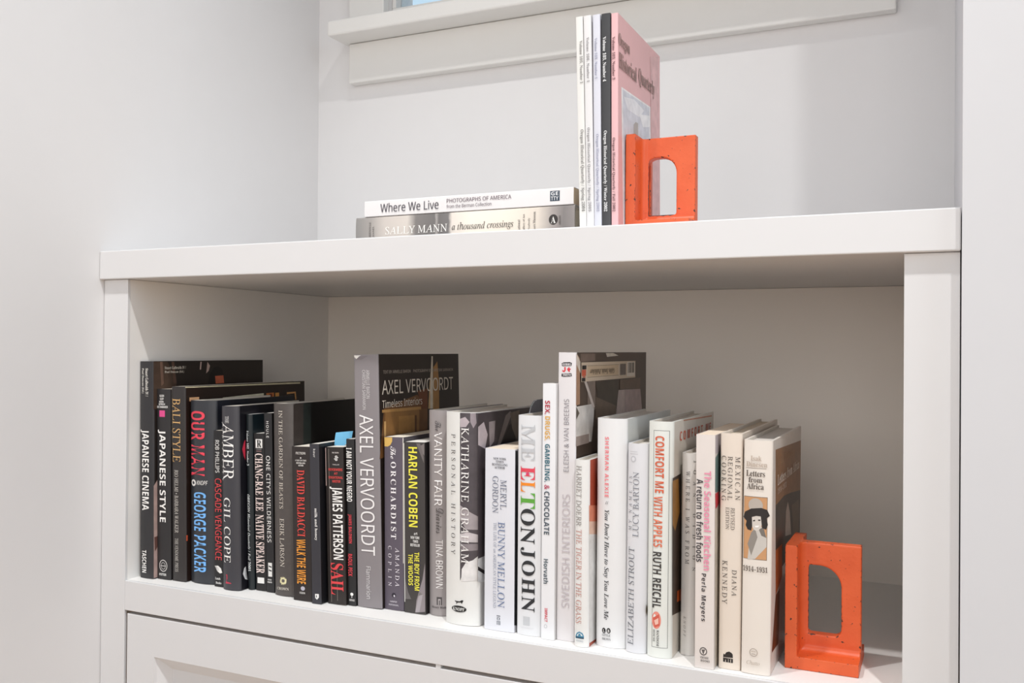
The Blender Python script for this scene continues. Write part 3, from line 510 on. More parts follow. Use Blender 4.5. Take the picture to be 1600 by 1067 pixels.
dict(id='swedish', kind='H', x=0.6577, y=0.0332, w=0.0211, h=0.3109, d=0.26, tilt=0.01, spine='e3dfe0', side='5a483c', pages='e8e0d6', bulge=0.0008, T=[('ELEISH & VAN BREEMS', 'sansn', '8f8a8e', 0.0077, 0.1818, 0.0135, 0.2605, 'u'), ('SWEDISH INTERIORS', 'sansn', 'c4bcc0', 0.0065, 0.0357, 0.0153, 0.1578, 'u'), ('GIBBS', 'sansb', 'e3dfe0', 0.0055, 0.2967, 0.0151, 0.2992, 'h'), ('SMITH', 'sansb', 'e3dfe0', 0.006, 0.2854, 0.0152, 0.2878, 'h')], D=[('poly', '2a2628', [(0.0043, 0.299), (0.0066, 0.3002), (0.014, 0.3005), (0.0162, 0.2996), (0.0156, 0.2964), (0.0049, 0.296)]), ('poly', '2a2628', [(0.0045, 0.2879), (0.0157, 0.2885), (0.0163, 0.2854), (0.0134, 0.2848), (0.0068, 0.2844), (0.0042, 0.2849)]), ('poly', 'd83c48', [(0.0074, 0.2949), (0.009, 0.2953), (0.0092, 0.2915), (0.0076, 0.2894), (0.0052, 0.2903), (0.0052, 0.2921), (0.0067, 0.2911), (0.0076, 0.2919)]), ('poly', 'd83c48', [(0.0107, 0.293), (0.0133, 0.2954), (0.0133, 0.2939), (0.0155, 0.2931), (0.0133, 0.2916), (0.0141, 0.2896), (0.0119, 0.2906)])], CP=[('b08a70', [(0.001, 0.3096), (0.011, 0.3047), (0.0121, 0.2546), (0.001, 0.2539)]), ('ded2c4', [(0.001, 0.3096), (0.0131, 0.3005), (0.0134, 0.288), (0.001, 0.298)]), ('7c6a60', [(0.0129, 0.3096), (0.0601, 0.3095), (0.0603, 0.3015), (0.0131, 0.3005)]), ('8a7a70', [(0.0356, 0.279), (0.0607, 0.2797), (0.0615, 0.2462), (0.0363, 0.2477)]), ('e2dcd6', [(0.001, 0.2525), (0.0549, 0.2531), (0.0572, 0.2465), (0.0554, 0.2321), (0.0496, 0.2109), (0.001, 0.2126)]), ('d9cdc6', [(0.0235, 0.28), (0.0315, 0.2798), (0.0593, 0.2492), (0.0529, 0.2481)]), ('a89890', [(0.001, 0.2202), (0.041, 0.2203), (0.0413, 0.2103), (0.001, 0.2098)]), ('6b6258', [(0.001, 0.2525), (0.0104, 0.245), (0.001, 0.2388)]), ('40382e', [(0.0629, 0.2767), (0.1408, 0.2789), (0.1417, 0.2416), (0.0723, 0.2456)]), ('6a5a4c', [(0.0612, 0.2608), (0.1343, 0.2467), (0.1347, 0.2304), (0.0617, 0.2353)]), ('c0b0ac', [(0.1436, 0.2649), (0.1687, 0.2647), (0.1694, 0.2352), (0.1345, 0.2358)]), ('b8a4a4', [(0.1687, 0.2647), (0.2333, 0.2631), (0.2426, 0.2324), (0.1694, 0.2352)]), ('d8d0c4', [(0.0953, 0.3101), (0.1232, 0.3101), (0.1426, 0.3069), (0.1, 0.3056)]), ('6a5648', [(0.1483, 0.2772), (0.2329, 0.2781), (0.2333, 0.2631), (0.1485, 0.2662)])], CT=[], sticker=[0.0131, 0.2788, 0.2088, 0.3001]),
dict(id='tiger', kind='H', x=0.6826, y=0.0209, w=0.0164, h=0.1973, d=0.14, tilt=-0.13, spine='ebeae6', side='c4553a', pages='e8e0d4', bulge=0.003, T=[('HARRIET DOERR', 'serif', '8e8884', 0.0022, 0.1273, 0.0086, 0.1913, 'd'), ('THE TIGER IN THE GRASS', 'serif', 'c08a80', 0.0023, 0.0247, 0.0091, 0.1237, 'd'), ('VIKING', 'sansn', '9aa8b0', 0.003, 0.0055, 0.0112, 0.0074, 'h')], D=[('poly', '4a88a4', [(0.0022, 0.0084), (0.0022, 0.0111), (0.0037, 0.0143), (0.007, 0.0163), (0.0104, 0.015), (0.0119, 0.0121), (0.0119, 0.0095)]), ('poly', 'ebeae6', [(0.0037, 0.0113), (0.0052, 0.0138), (0.007, 0.0147), (0.0089, 0.0142), (0.0107, 0.012)]), ('rect', '2a4a60', [0.0022, 0.0089, 0.0119, 0.0105]), ('poly', '4a88a4', [(0.0059, 0.0139), (0.0081, 0.0141), (0.0089, 0.0118), (0.0055, 0.0115)])], CP=[('d9866a', [(0.0027, 0.1497), (0.052, 0.1422), (0.0522, 0.1245), (0.003, 0.1327)]), ('e8c0ac', [(0.003, 0.1327), (0.0522, 0.1245), (0.0525, 0.1103), (0.0032, 0.1192)]), ('ece6e0', [(0.0032, 0.1192), (0.0525, 0.1103), (0.0544, 0.001), (0.005, 0.004)])], CT=[]),
dict(id='sherman', kind='H', x=0.7023, y=0.0323, w=0.0335, h=0.2414, d=0.175, tilt=-0.03, spine='e9eaea', side='dfe1df', pages='d9d2cb', bulge=0.005, T=[('SHERMAN ALEXIE', 'sansb', 'ee8086', 0.0103, 0.1582, 0.0148, 0.222, 'd'), ('//', 'sansi', '77777a', 0.0111, 0.1508, 0.0146, 0.1541, 'h'), ("You Don't Have to Say You Love Me", 'serifbi', '48484a', 0.0091, 0.0292, 0.0158, 0.1449, 'd'), ('LITTLE', 'serifb', '68686a', 0.0083, 0.0117, 0.0178, 0.014, 'h'), ('BROWN', 'serifb', '68686a', 0.0083, 0.0076, 0.0182, 0.0099, 'h'), ('L', 'serifb', 'f4f2ee', 0.0095, 0.0156, 0.0114, 0.0187, 'h'), ('B', 'serifb', 'f4f2ee', 0.0148, 0.0161, 0.0168, 0.0192, 'h')], D=[('disk', '2a2a2c', [0.0081, 0.0143, 0.0125, 0.0202]), ('disk', '2a2a2c', [0.0135, 0.0149, 0.018, 0.0207])], CP=[], CT=[]),
dict(id='strout', kind='H', x=0.7371, y=0.0277, w=0.0224, h=0.2168, d=0.13, tilt=0.3, spine='dfdfe2', side='d8d8da', pages='e0dad2', bulge=0.004, T=[('MY NAME IS', 'serif', '7d7f86', 0.0023, 0.1266, 0.006, 0.1827, 'u'), ('LUCY BARTON', 'serif', '7d7f86', 0.0072, 0.1202, 0.0137, 0.1876, 'u'), ('ELIZABETH STROUT', 'serif', '74767c', 0.0028, 0.0082, 0.0095, 0.1094, 'u')], D=[('rect', 'c8c8cc', [0.0032, 0.2081, 0.0113, 0.2087]), ('rect', 'c8c8cc', [0.0032, 0.2057, 0.012, 0.2064]), ('oval', 'c4c4c8', [0.004, 0.1971, 0.0101, 0.2041]), ('oval', 'dfdfe2', [0.0053, 0.1988, 0.0087, 0.2027])], CP=[('6e6249', [(0.001, 0.0521), (0.009, 0.0435), (0.0093, 0.0348), (0.001, 0.0436)])], CT=[]),
dict(id='comfort', kind='H', x=0.7606, y=0.0244, w=0.0264, h=0.241, d=0.185, tilt=0.2, spine='e5e7e1', side='e4ddd2', pages='c9bfb4', bulge=0.005, T=[('COMFORT ME', 'sansb', 'd2603e', 0.0082, 0.1681, 0.0177, 0.2263, 'd'), ('WITH APPLES', 'sansb', 'd87050', 0.0071, 0.1128, 0.0165, 0.1647, 'd'), ('RUTH REICHL', 'sansb', '3a3634', 0.0068, 0.0505, 0.016, 0.1078, 'd'), ('RANDOM', 'serifb', '5a5856', 0.0116, 0.0119, 0.0142, 0.0282, 'd'), ('HOUSE', 'serifb', '5a5856', 0.0076, 0.0159, 0.0099, 0.0284, 'd')], D=[('frame', '6a6c6a', [0.0062, 0.0103, 0.0227, 0.2321]), ('oval', 'e58f80', [0.0061, 0.0293, 0.0161, 0.047]), ('oval', 'e5e7e1', [0.0079, 0.0389, 0.0107, 0.0441]), ('poly', 'd06050', [(0.0073, 0.04), (0.014, 0.0447), (0.0148, 0.033), (0.0094, 0.0304)]), ('poly', 'eec0b0', [(0.0087, 0.0375), (0.0134, 0.0407), (0.0135, 0.0348), (0.0101, 0.0331)])], CP=[('4a3c32', [(0.001, 0.184), (0.0338, 0.185), (0.0397, 0.0393), (0.005, 0.0437)]), ('a8783c', [(0.001, 0.1812), (0.0236, 0.181), (0.0302, 0.1454), (0.0129, 0.1284), (0.0026, 0.1367)]), ('d8662e', [(0.0231, 0.0642), (0.0387, 0.0631), (0.0392, 0.0509), (0.0235, 0.0528)]), ('c87a50', [(0.0422, 0.2404), (0.1749, 0.2372), (0.175, 0.2357), (0.0423, 0.2395)])], CT=[('COMFORT ME', 'sansb', 'cc5a3c', 0.0268, 0.2194, 0.1686, 0.2293)]),
dict(id='where', kind='H', x=0.7903, y=0.0449, w=0.0158, h=0.208, d=0.13, tilt=0.28, spine='d9d5d0', side='d0cbc6', pages='d8d0c6', bulge=0.004, T=[('WHERE I WAS FROM', 'serif', '5c5856', 0.0053, 0.094, 0.0095, 0.1897, 'd'), ('JOAN DIDION', 'serif', '4a4644', 0.0128, 0.0869, 0.0155, 0.2008, 'd'), ('KNOPF', 'serifi', '8a8682', 0.0042, 0.0191, 0.007, 0.04, 'd')], D=[], CP=[], CT=[]),
dict(id='seasonal', kind='P', x=0.814, y=0.0141, w=0.019, h=0.2309, d=0.16, tilt=0.05, spine='e3dad4', side='d8cfc8', pages='ecd9c4', bulge=0.0002, T=[('The Seasonal Kitchen', 'sansb', 'e58fa8', 0.0085, 0.097, 0.0156, 0.1951, 'd'), ('A return to fresh foods', 'sansb', '3c3638', 0.0009, 0.1047, 0.0078, 0.1867, 'd'), ('Perla Meyers', 'sansb', '3c3638', 0.0052, 0.0466, 0.0113, 0.0937, 'd'), ('VINTAGE', 'sansb', '6a6462', 0.0057, 0.0098, 0.0139, 0.012, 'h'), ('BOOKS', 'sansb', '6a6462', 0.0063, 0.0067, 0.0152, 0.0087, 'h')], D=[('disk', '6a6462', [0.005, 0.0128, 0.0126, 0.021]), ('disk', 'e3dad4', [0.0061, 0.014, 0.0115, 0.0198]), ('poly', '6a6462', [(0.0069, 0.0185), (0.0107, 0.0191), (0.0095, 0.0164), (0.0092, 0.0144), (0.0084, 0.0143), (0.0082, 0.0162)])], CP=[('b8b0b4', [(0.001, 0.23), (0.0277, 0.2303), (0.0284, 0.2126), (0.001, 0.2123)]), ('6f8582', [(0.001, 0.2085), (0.0282, 0.2158), (0.0298, 0.1716), (0.001, 0.1744)]), ('d04a50', [(0.001, 0.1731), (0.0178, 0.1732), (0.0212, 0.1612), (0.0038, 0.1574)]), ('cfc4b4', [(0.001, 0.1579), (0.0303, 0.1572), (0.036, 0.001), (0.0064, 0.001)])], CT=[]),
dict(id='mexican', kind='H', x=0.8355, y=0.0228, w=0.0216, h=0.2324, d=0.215, tilt=0.23, spine='e6d9cb', side='dccfc2', pages='d8c8b4', bulge=0.001, T=[('MEXICAN', 'serif', '453c36', 0.0151, 0.167, 0.0199, 0.2098, 'd'), ('REGIONAL', 'serif', '453c36', 0.0077, 0.1667, 0.0124, 0.2099, 'd'), ('COOKING', 'serif', '453c36', 0.0015, 0.1658, 0.0062, 0.2101, 'd'), ('REVISED', 'serif', '564c46', 0.011, 0.1376, 0.0149, 0.1593, 'd'), ('EDITION', 'serif', '564c46', 0.006, 0.1377, 0.0096, 0.1595, 'd'), ('DIANA', 'serif', '453c36', 0.0128, 0.0726, 0.0174, 0.0984, 'd'), ('KENNEDY', 'serif', '453c36', 0.0033, 0.064, 0.0082, 0.1068, 'd')], D=[('poly', '2c2624', [(0.0049, 0.0112), (0.0052, 0.0147), (0.0067, 0.014), (0.008, 0.0164), (0.0093, 0.015), (0.0108, 0.0175), (0.0115, 0.0147), (0.013, 0.0166), (0.0143, 0.0152), (0.0145, 0.0117)]), ('rect', '2c2624', [0.0049, 0.0067, 0.0146, 0.0108]), ('rect', 'e6d9cb', [0.0071, 0.0063, 0.0076, 0.009]), ('rect', 'e6d9cb', [0.01, 0.0067, 0.0103, 0.0101]), ('rect', 'e6d9cb', [0.0122, 0.0071, 0.0127, 0.0101])], CP=[], CT=[]),
dict(id='letters', kind='H', x=0.8582, y=0.0194, w=0.0278, h=0.2272, d=0.2, tilt=0.43, spine='e9e0d6', side='ddd5cc', pages='d8d0c8', bulge=0.002, T=[('Isak', 'serifb', 'bcac9e', 0.007, 0.2072, 0.0175, 0.2121, 'h'), ('Dinesen', 'serifb', 'bcac9e', 0.0027, 0.2014, 0.0229, 0.2064, 'h'), ('Letters', 'serifb', '564a42', 0.0028, 0.1919, 0.0209, 0.1978, 'h'), ('from', 'serifb', '564a42', 0.0052, 0.186, 0.0183, 0.1913, 'h'), ('Africa', 'serifb', '564a42', 0.0037, 0.1795, 0.0199, 0.1853, 'h'), ('1914–1931', 'serifb', '5a4e46', 0.0007, 0.0995, 0.0245, 0.1048, 'h'), ('Chatto', 'serifi', 'b8ab9e', 0.0057, 0.0092, 0.0182, 0.0133, 'h')], D=[('rect', '9a8c80', [0.0024, 0.1998, 0.022, 0.2002]), ('rect', '6a5a4c', [0.0009, 0.1114, 0.0235, 0.1724]), ('rect', 'c8966a', [0.0013, 0.1118, 0.0231, 0.1719]), ('poly', 'c8c2ba', [(0.0051, 0.1108), (0.0073, 0.1322), (0.0108, 0.1415), (0.0193, 0.1439), (0.023, 0.1333), (0.0231, 0.1246), (0.0124, 0.1119)]), ('poly', '8f8880', [(0.005, 0.1257), (0.0085, 0.1374), (0.0121, 0.1416), (0.0146, 0.1333), (0.0087, 0.115)]), ('poly', '777068', [(0.0157, 0.1409), (0.0199, 0.1434), (0.0228, 0.1333), (0.0182, 0.1351)]), ('oval', 'd3cbc2', [0.0083, 0.1394, 0.0186, 0.158]), ('poly', '2a2422', [(0.0041, 0.1498), (0.0089, 0.153), (0.0093, 0.1437), (0.0084, 0.1392), (0.0048, 0.1399), (0.0029, 0.144)]), ('poly', '2a2422', [(0.0173, 0.1548), (0.0228, 0.1525), (0.0241, 0.1459), (0.0224, 0.1413), (0.0187, 0.1426), (0.0183, 0.1488)]), ('oval', 'b8ada2', [0.0054, 0.1572, 0.0193, 0.1709]), ('poly', '2a2422', [(0.0004, 0.1516), (0.0022, 0.157), (0.0082, 0.1606), (0.0178, 0.162), (0.0233, 0.1604), (0.0258, 0.1548), (0.0222, 0.1515), (0.0179, 0.1537), (0.0131, 0.1539), (0.0089, 0.1524), (0.0041, 0.1479)]), ('poly', '2a2422', [(0.0101, 0.1494), (0.0119, 0.1501), (0.012, 0.1488), (0.0102, 0.1483)]), ('poly', '2a2422', [(0.015, 0.1505), (0.0171, 0.1506), (0.0171, 0.1495), (0.015, 0.1494)]), ('poly', 'f4f0ec', [(0.0117, 0.1441), (0.0162, 0.145), (0.0151, 0.1429), (0.0126, 0.1425)]), ('ring', 'a89c90', [0.0084, 0.0171, 0.0162, 0.0251]), ('rect', 'b8ab9e', [0.0102, 0.0217, 0.0143, 0.0223]), ('rect', 'b8ab9e', [0.0103, 0.0192, 0.0143, 0.0199])], CP=[('8c6340', [(0.0169, 0.2174), (0.199, 0.2107), (0.199, 0.1001), (0.0246, 0.1268)]), ('4a4038', [(0.0216, 0.162), (0.075, 0.1639), (0.1252, 0.1602), (0.199, 0.153), (0.199, 0.0935), (0.0277, 0.0913)]), ('b8aca0', [(0.0898, 0.1449), (0.1025, 0.1538), (0.1176, 0.1405), (0.1296, 0.1141), (0.0877, 0.1197)]), ('6b5a4a', [(0.1314, 0.1453), (0.187, 0.1442), (0.1907, 0.1068), (0.1493, 0.1106)]), ('b05a28', [(0.0255, 0.1171), (0.0664, 0.1157), (0.0694, 0.082), (0.0293, 0.0718)]), ('6a3a22', [(0.0293, 0.0718), (0.0535, 0.0726), (0.05, 0.0182), (0.0106, 0.0202)])], CT=[('Isak Dinesen', 'serifb', 'b09070', 0.0293, 0.2005, 0.1402, 0.2083), ('Letters from Africa', 'serifb', 'e8ddd0', 0.0286, 0.1804, 0.1828, 0.1913), ('1914–1931', 'serifb', 'd8cabc', 0.0299, 0.1718, 0.0871, 0.1777)])
]
UPPER=[
dict(id='m1', kind='P', x=0.6827, y=0.03, w=0.0079, h=0.2299, d=0.152, tilt=-1.56, spine='e6e5e1', side='e0dfdc', pages='ece6dc', bulge=0.0004, T=[('Volume 105, Number 1', 'serifb', '7d7b79', 0.0036, 0.1574, 0.0073, 0.2036, 'd'), ('Oregon Historical Quarterly / Spring 2004', 'serifb', '7d7b79', 0.0024, 0.0199, 0.007, 0.1078, 'd')], D=[], CP=[], CT=[]),
dict(id='m2', kind='P', x=0.6909, y=0.03, w=0.0085, h=0.2298, d=0.152, tilt=-1.4, spine='e3e2e2', side='dcdada', pages='ece6dc', bulge=0.0004, T=[('Volume 106, Number 1', 'serifb', '858385', 0.0027, 0.158, 0.0062, 0.2061, 'd'), ('Oregon Historical Quarterly / Spring 2005', 'serifb', '858385', 0.0018, 0.0195, 0.0057, 0.1092, 'd')], D=[], CP=[], CT=[]),
dict(id='m3', kind='P', x=0.6996, y=0.03, w=0.0082, h=0.2294, d=0.152, tilt=-0.94, spine='d8d9e2', side='d2d3da', pages='ece6dc', bulge=0.0004, T=[('Volume 103, Number 1', 'serifb', '9a9cb0', 0.0016, 0.1604, 0.0051, 0.2041, 'd'), ('Oregon Historical Quarterly / Spring 2002', 'serifb', '9a9cb0', 0.0022, 0.0189, 0.006, 0.1014, 'd')], D=[], CP=[], CT=[]),
dict(id='m4', kind='P', x=0.7081, y=0.03, w=0.01, h=0.229, d=0.152, tilt=-0.63, spine='48484a', side='3c3a3a', pages='ece6dc', bulge=0.0004, T=[('Volume 103, Number 4', 'serifb', 'f0f0f0', 0.0013, 0.1565, 0.0056, 0.2042, 'd'), ('Oregon Historical Quarterly / Winter 2002', 'serifb', 'f0f0f0', 0.0017, 0.0185, 0.0063, 0.1042, 'd')], D=[], CP=[], CT=[]),
dict(id='m5', kind='P', x=0.7186, y=0.03, w=0.0075, h=0.2279, d=0.16, tilt=-0.51, spine='e6b9bb', side='dfb0b0', pages='ece6dc', bulge=0.0004, T=[('Volume 103, Number 3', 'serifb', '5a3a3e', 0.0008, 0.1574, 0.0046, 0.2028, 'd'), ('Oregon Historical Quarterly / Fall 2002', 'serifb', '5a3a3e', 0.0008, 0.0179, 0.0046, 0.0959, 'd')], D=[], CP=[('e8e4e2', [(0.0112, 0.1522), (0.1196, 0.1568), (0.1233, 0.0096), (0.0168, 0.0039)]), ('c9ccd4', [(0.0156, 0.1506), (0.1145, 0.1549), (0.1181, 0.0104), (0.0198, 0.0056)]), ('dfe0e6', [(0.0201, 0.1437), (0.0559, 0.1499), (0.0945, 0.1464), (0.0752, 0.1347), (0.0336, 0.1333)]), ('eceef2', [(0.0751, 0.1376), (0.1148, 0.1454), (0.1151, 0.1322), (0.09, 0.1266)]), ('a8a4a0', [(0.0543, 0.1215), (0.0612, 0.1259), (0.0706, 0.1266), (0.0743, 0.011), (0.057, 0.0088)]), ('d6acac', [(0.1192, 0.2159), (0.1532, 0.2258), (0.1565, 0.0058), (0.1243, 0.0097)])], CT=[('Oregon', 'serifb', '8a7068', 0.001, 0.1907, 0.0395, 0.2075), ('Historical', 'serifb', '8a7068', 0.0028, 0.1703, 0.0644, 0.1873), ('Quarterly', 'serifb', '8a7068', 0.072, 0.1686, 0.1357, 0.19)]),
dict(id='sally', kind='H', x=0.6731, y=0.04, z=0, w=0.0303, h=0.2846, d=0.235, tilt=-90, spine='b4ada6', side='8a8580', pages='ddd3c2', bulge=0.001, T=[('SALLY MANN', 'serif', 'f2eee8', 0.0079, 0.1574, 0.017, 0.2419, 'd'), ('a thousand crossings', 'serifi', '45403c', 0.0067, 0.0731, 0.0176, 0.1514, 'd'), ('GREENOUGH', 'serifb', '6a6662', 0.0036, 0.2624, 0.0236, 0.2652, 'h90'), ('KENNEL', 'serifb', '6a6662', 0.0036, 0.2578, 0.0188, 0.2601, 'h90'), ('National', 'serifb', '6a6460', 0.003, 0.0649, 0.0167, 0.0677, 'h90'), ('Gallery of Art', 'serifb', '6a6460', 0.0024, 0.0586, 0.0227, 0.0615, 'h90'), ('Peabody', 'serifb', '6a6460', 0.0042, 0.0524, 0.0182, 0.0552, 'h90'), ('Essex Museum', 'serifb', '6a6460', 0.0024, 0.0461, 0.0248, 0.049, 'h90'), ('A', 'serifb', 'e8e4de', 0.0109, 0.0219, 0.0182, 0.0276, 'd'), ('ABRAMS', 'serifb', '5a5450', 0.0085, 0.0159, 0.0188, 0.0182, 'h90')], D=[('ramp', [(0, '948d8a'), (0.05, '7d7775'), (0.1, 'a39a95'), (0.16, 'd8cdc0'), (0.3, 'e9decf'), (0.45, 'ece2d4'), (0.54, 'dcd2c8'), (0.555, '757170'), (0.6, '6c6866'), (0.612, 'a8a29e'), (0.618, '6e6a68'), (0.71, '7c7774'), (0.75, 'cfc6bd'), (0.86, 'c6bdb5'), (0.93, 'a09a95'), (1, '8a8784')]), ('disk', '35302e', [0.0091, 0.0194, 0.0206, 0.0302])], CP=[], CT=[]),
dict(id='wwl', kind='P', x=0.6718, y=0.04, z=0.0306, w=0.0188, h=0.2708, d=0.225, tilt=-90, spine='e8e5e4', side='eae6e4', pages='cbb79f', bulge=0.0003, T=[('Where We Live', 'sansn', '46424a', 0.0041, 0.1679, 0.015, 0.2478, 'd'), ('PHOTOGRAPHS OF AMERICA', 'sansn', '5a4450', 0.0103, 0.0745, 0.015, 0.1571, 'd'), ('from the Berman Collection', 'sansn', '6a5a62', 0.0041, 0.0994, 0.0083, 0.1571, 'd'), ('GE', 'sansb', 'dfe0e2', 0.0107, 0.0177, 0.0149, 0.0263, 'd'), ('TTY', 'sansb', 'dfe0e2', 0.0055, 0.0175, 0.0096, 0.0264, 'd')], D=[('rect', '3a4654', [0.0045, 0.0162, 0.0158, 0.0276])], CP=[], CT=[])
]
LABELS = {
 'jcinema': 'tall black book standing against the left side panel of the shelf',
 'jstyle': 'black paperback with a small pink square near the top of its spine',
 'bali': 'dark grey book with tall gold serif title near its top and worn pale edge',
 'ourman': 'thick charcoal book with red title above large blue lettering',
 'cascade': 'short slim black paperback with thin red lettering, tucked beside a thick charcoal book',
 'amber': 'glossy grey hardback with large white serif capitals and a red squiggle at its foot',
 'quart': 'thin dark green book with small white italic lettering on a rounded spine',
 'native': 'short black paperback with pinkish cream lettering and a white square emblem near its top',
 'houle': 'thin black paperback with spaced white letters, pressed against the brown textured hardback',
 'garden': 'brown textured hardback with a pale sunburst emblem at the foot of its spine',
 'wire': 'short dark paperback with red lettering above orange lettering',
 'milk': 'slim plain charcoal paperback with tiny lowercase white title halfway up',
 'sail': 'short creased black paperback with tall white letters above a big red word',
 'iamnot': 'very thin black paperback with white and red lettering beside the tall grey hardback',
 'axel': 'tall grey hardback with thin white capitals and dark front cover, torn at the top corner',
 'orch': 'purple-grey paperback with a gold quarter circle at the top corner of its spine',
 'coben': 'dark paperback with bright yellow lettering and pale jagged shards on its spine',
 'vanity': 'pinkish grey hardback with pale lettering and a dark script word on its rounded spine',
 'graham': 'thick white hardback wrapped by a black-and-white photograph on half of its spine',
 'bunny': 'pale bluish white paperback with slate blue capitals, shorter than its neighbours',
 'elton': 'white hardback with huge grey, rainbow and black capitals down its spine',
 'sex': 'slim tall white book with small multicoloured lettering and a red mark at its foot',
 'swedish': 'tallest white book, with a red and black badge at the top of its spine',
 'tiger': 'short white book with faint pink lettering and a blue arch emblem at its foot',
 'sherman': 'wide white hardback with coral capitals above a black italic line and two black dots',
 'strout': 'white hardback with thin grey capitals read upward and a brown square on its edge',
 'comfort': 'greenish white hardback with orange-red capitals inside a thin framed panel',
 'where': 'off-white book set deeper than its neighbours, half hidden by a pink-lettered paperback',
 'seasonal': 'cream paperback with pink and black lettering side by side',
 'mexican': 'cream book with spaced brown capitals in three lines and a black block emblem',
 'letters': 'thick cream book with a portrait of a woman in a black hat on its spine',
 'm1': 'ivory magazine at the left end of the upright row on the counter',
 'm2': 'white magazine standing second from the left in the upright row on the counter',
 'm3': 'pale lavender magazine between a white one and the charcoal one',
 'm4': 'charcoal magazine with white lettering beside the pink magazine',
 'm5': 'pink magazine with a pale picture on its cover, leaning on the orange bookend',
 'sally': 'thick grey and cream book lying at the bottom of the stack on the counter',
 'wwl': 'white book lying on top of the stack on the counter',
}

def spine_y(x, w, bulge, r):
    t = abs(2 * x / w - 1)
    y = bulge * t ** 2.3
    e = min(x, w - x)
    if e < r:
        e = max(e, 0)
        y += r - math.sqrt(max(0, r * r - (r - e) ** 2))
    return y

def tone(h, k):
    return ''.join('%02x' % round(255 * (int(h[i:i + 2], 16) / 255) * k) for i in (0, 2, 4))

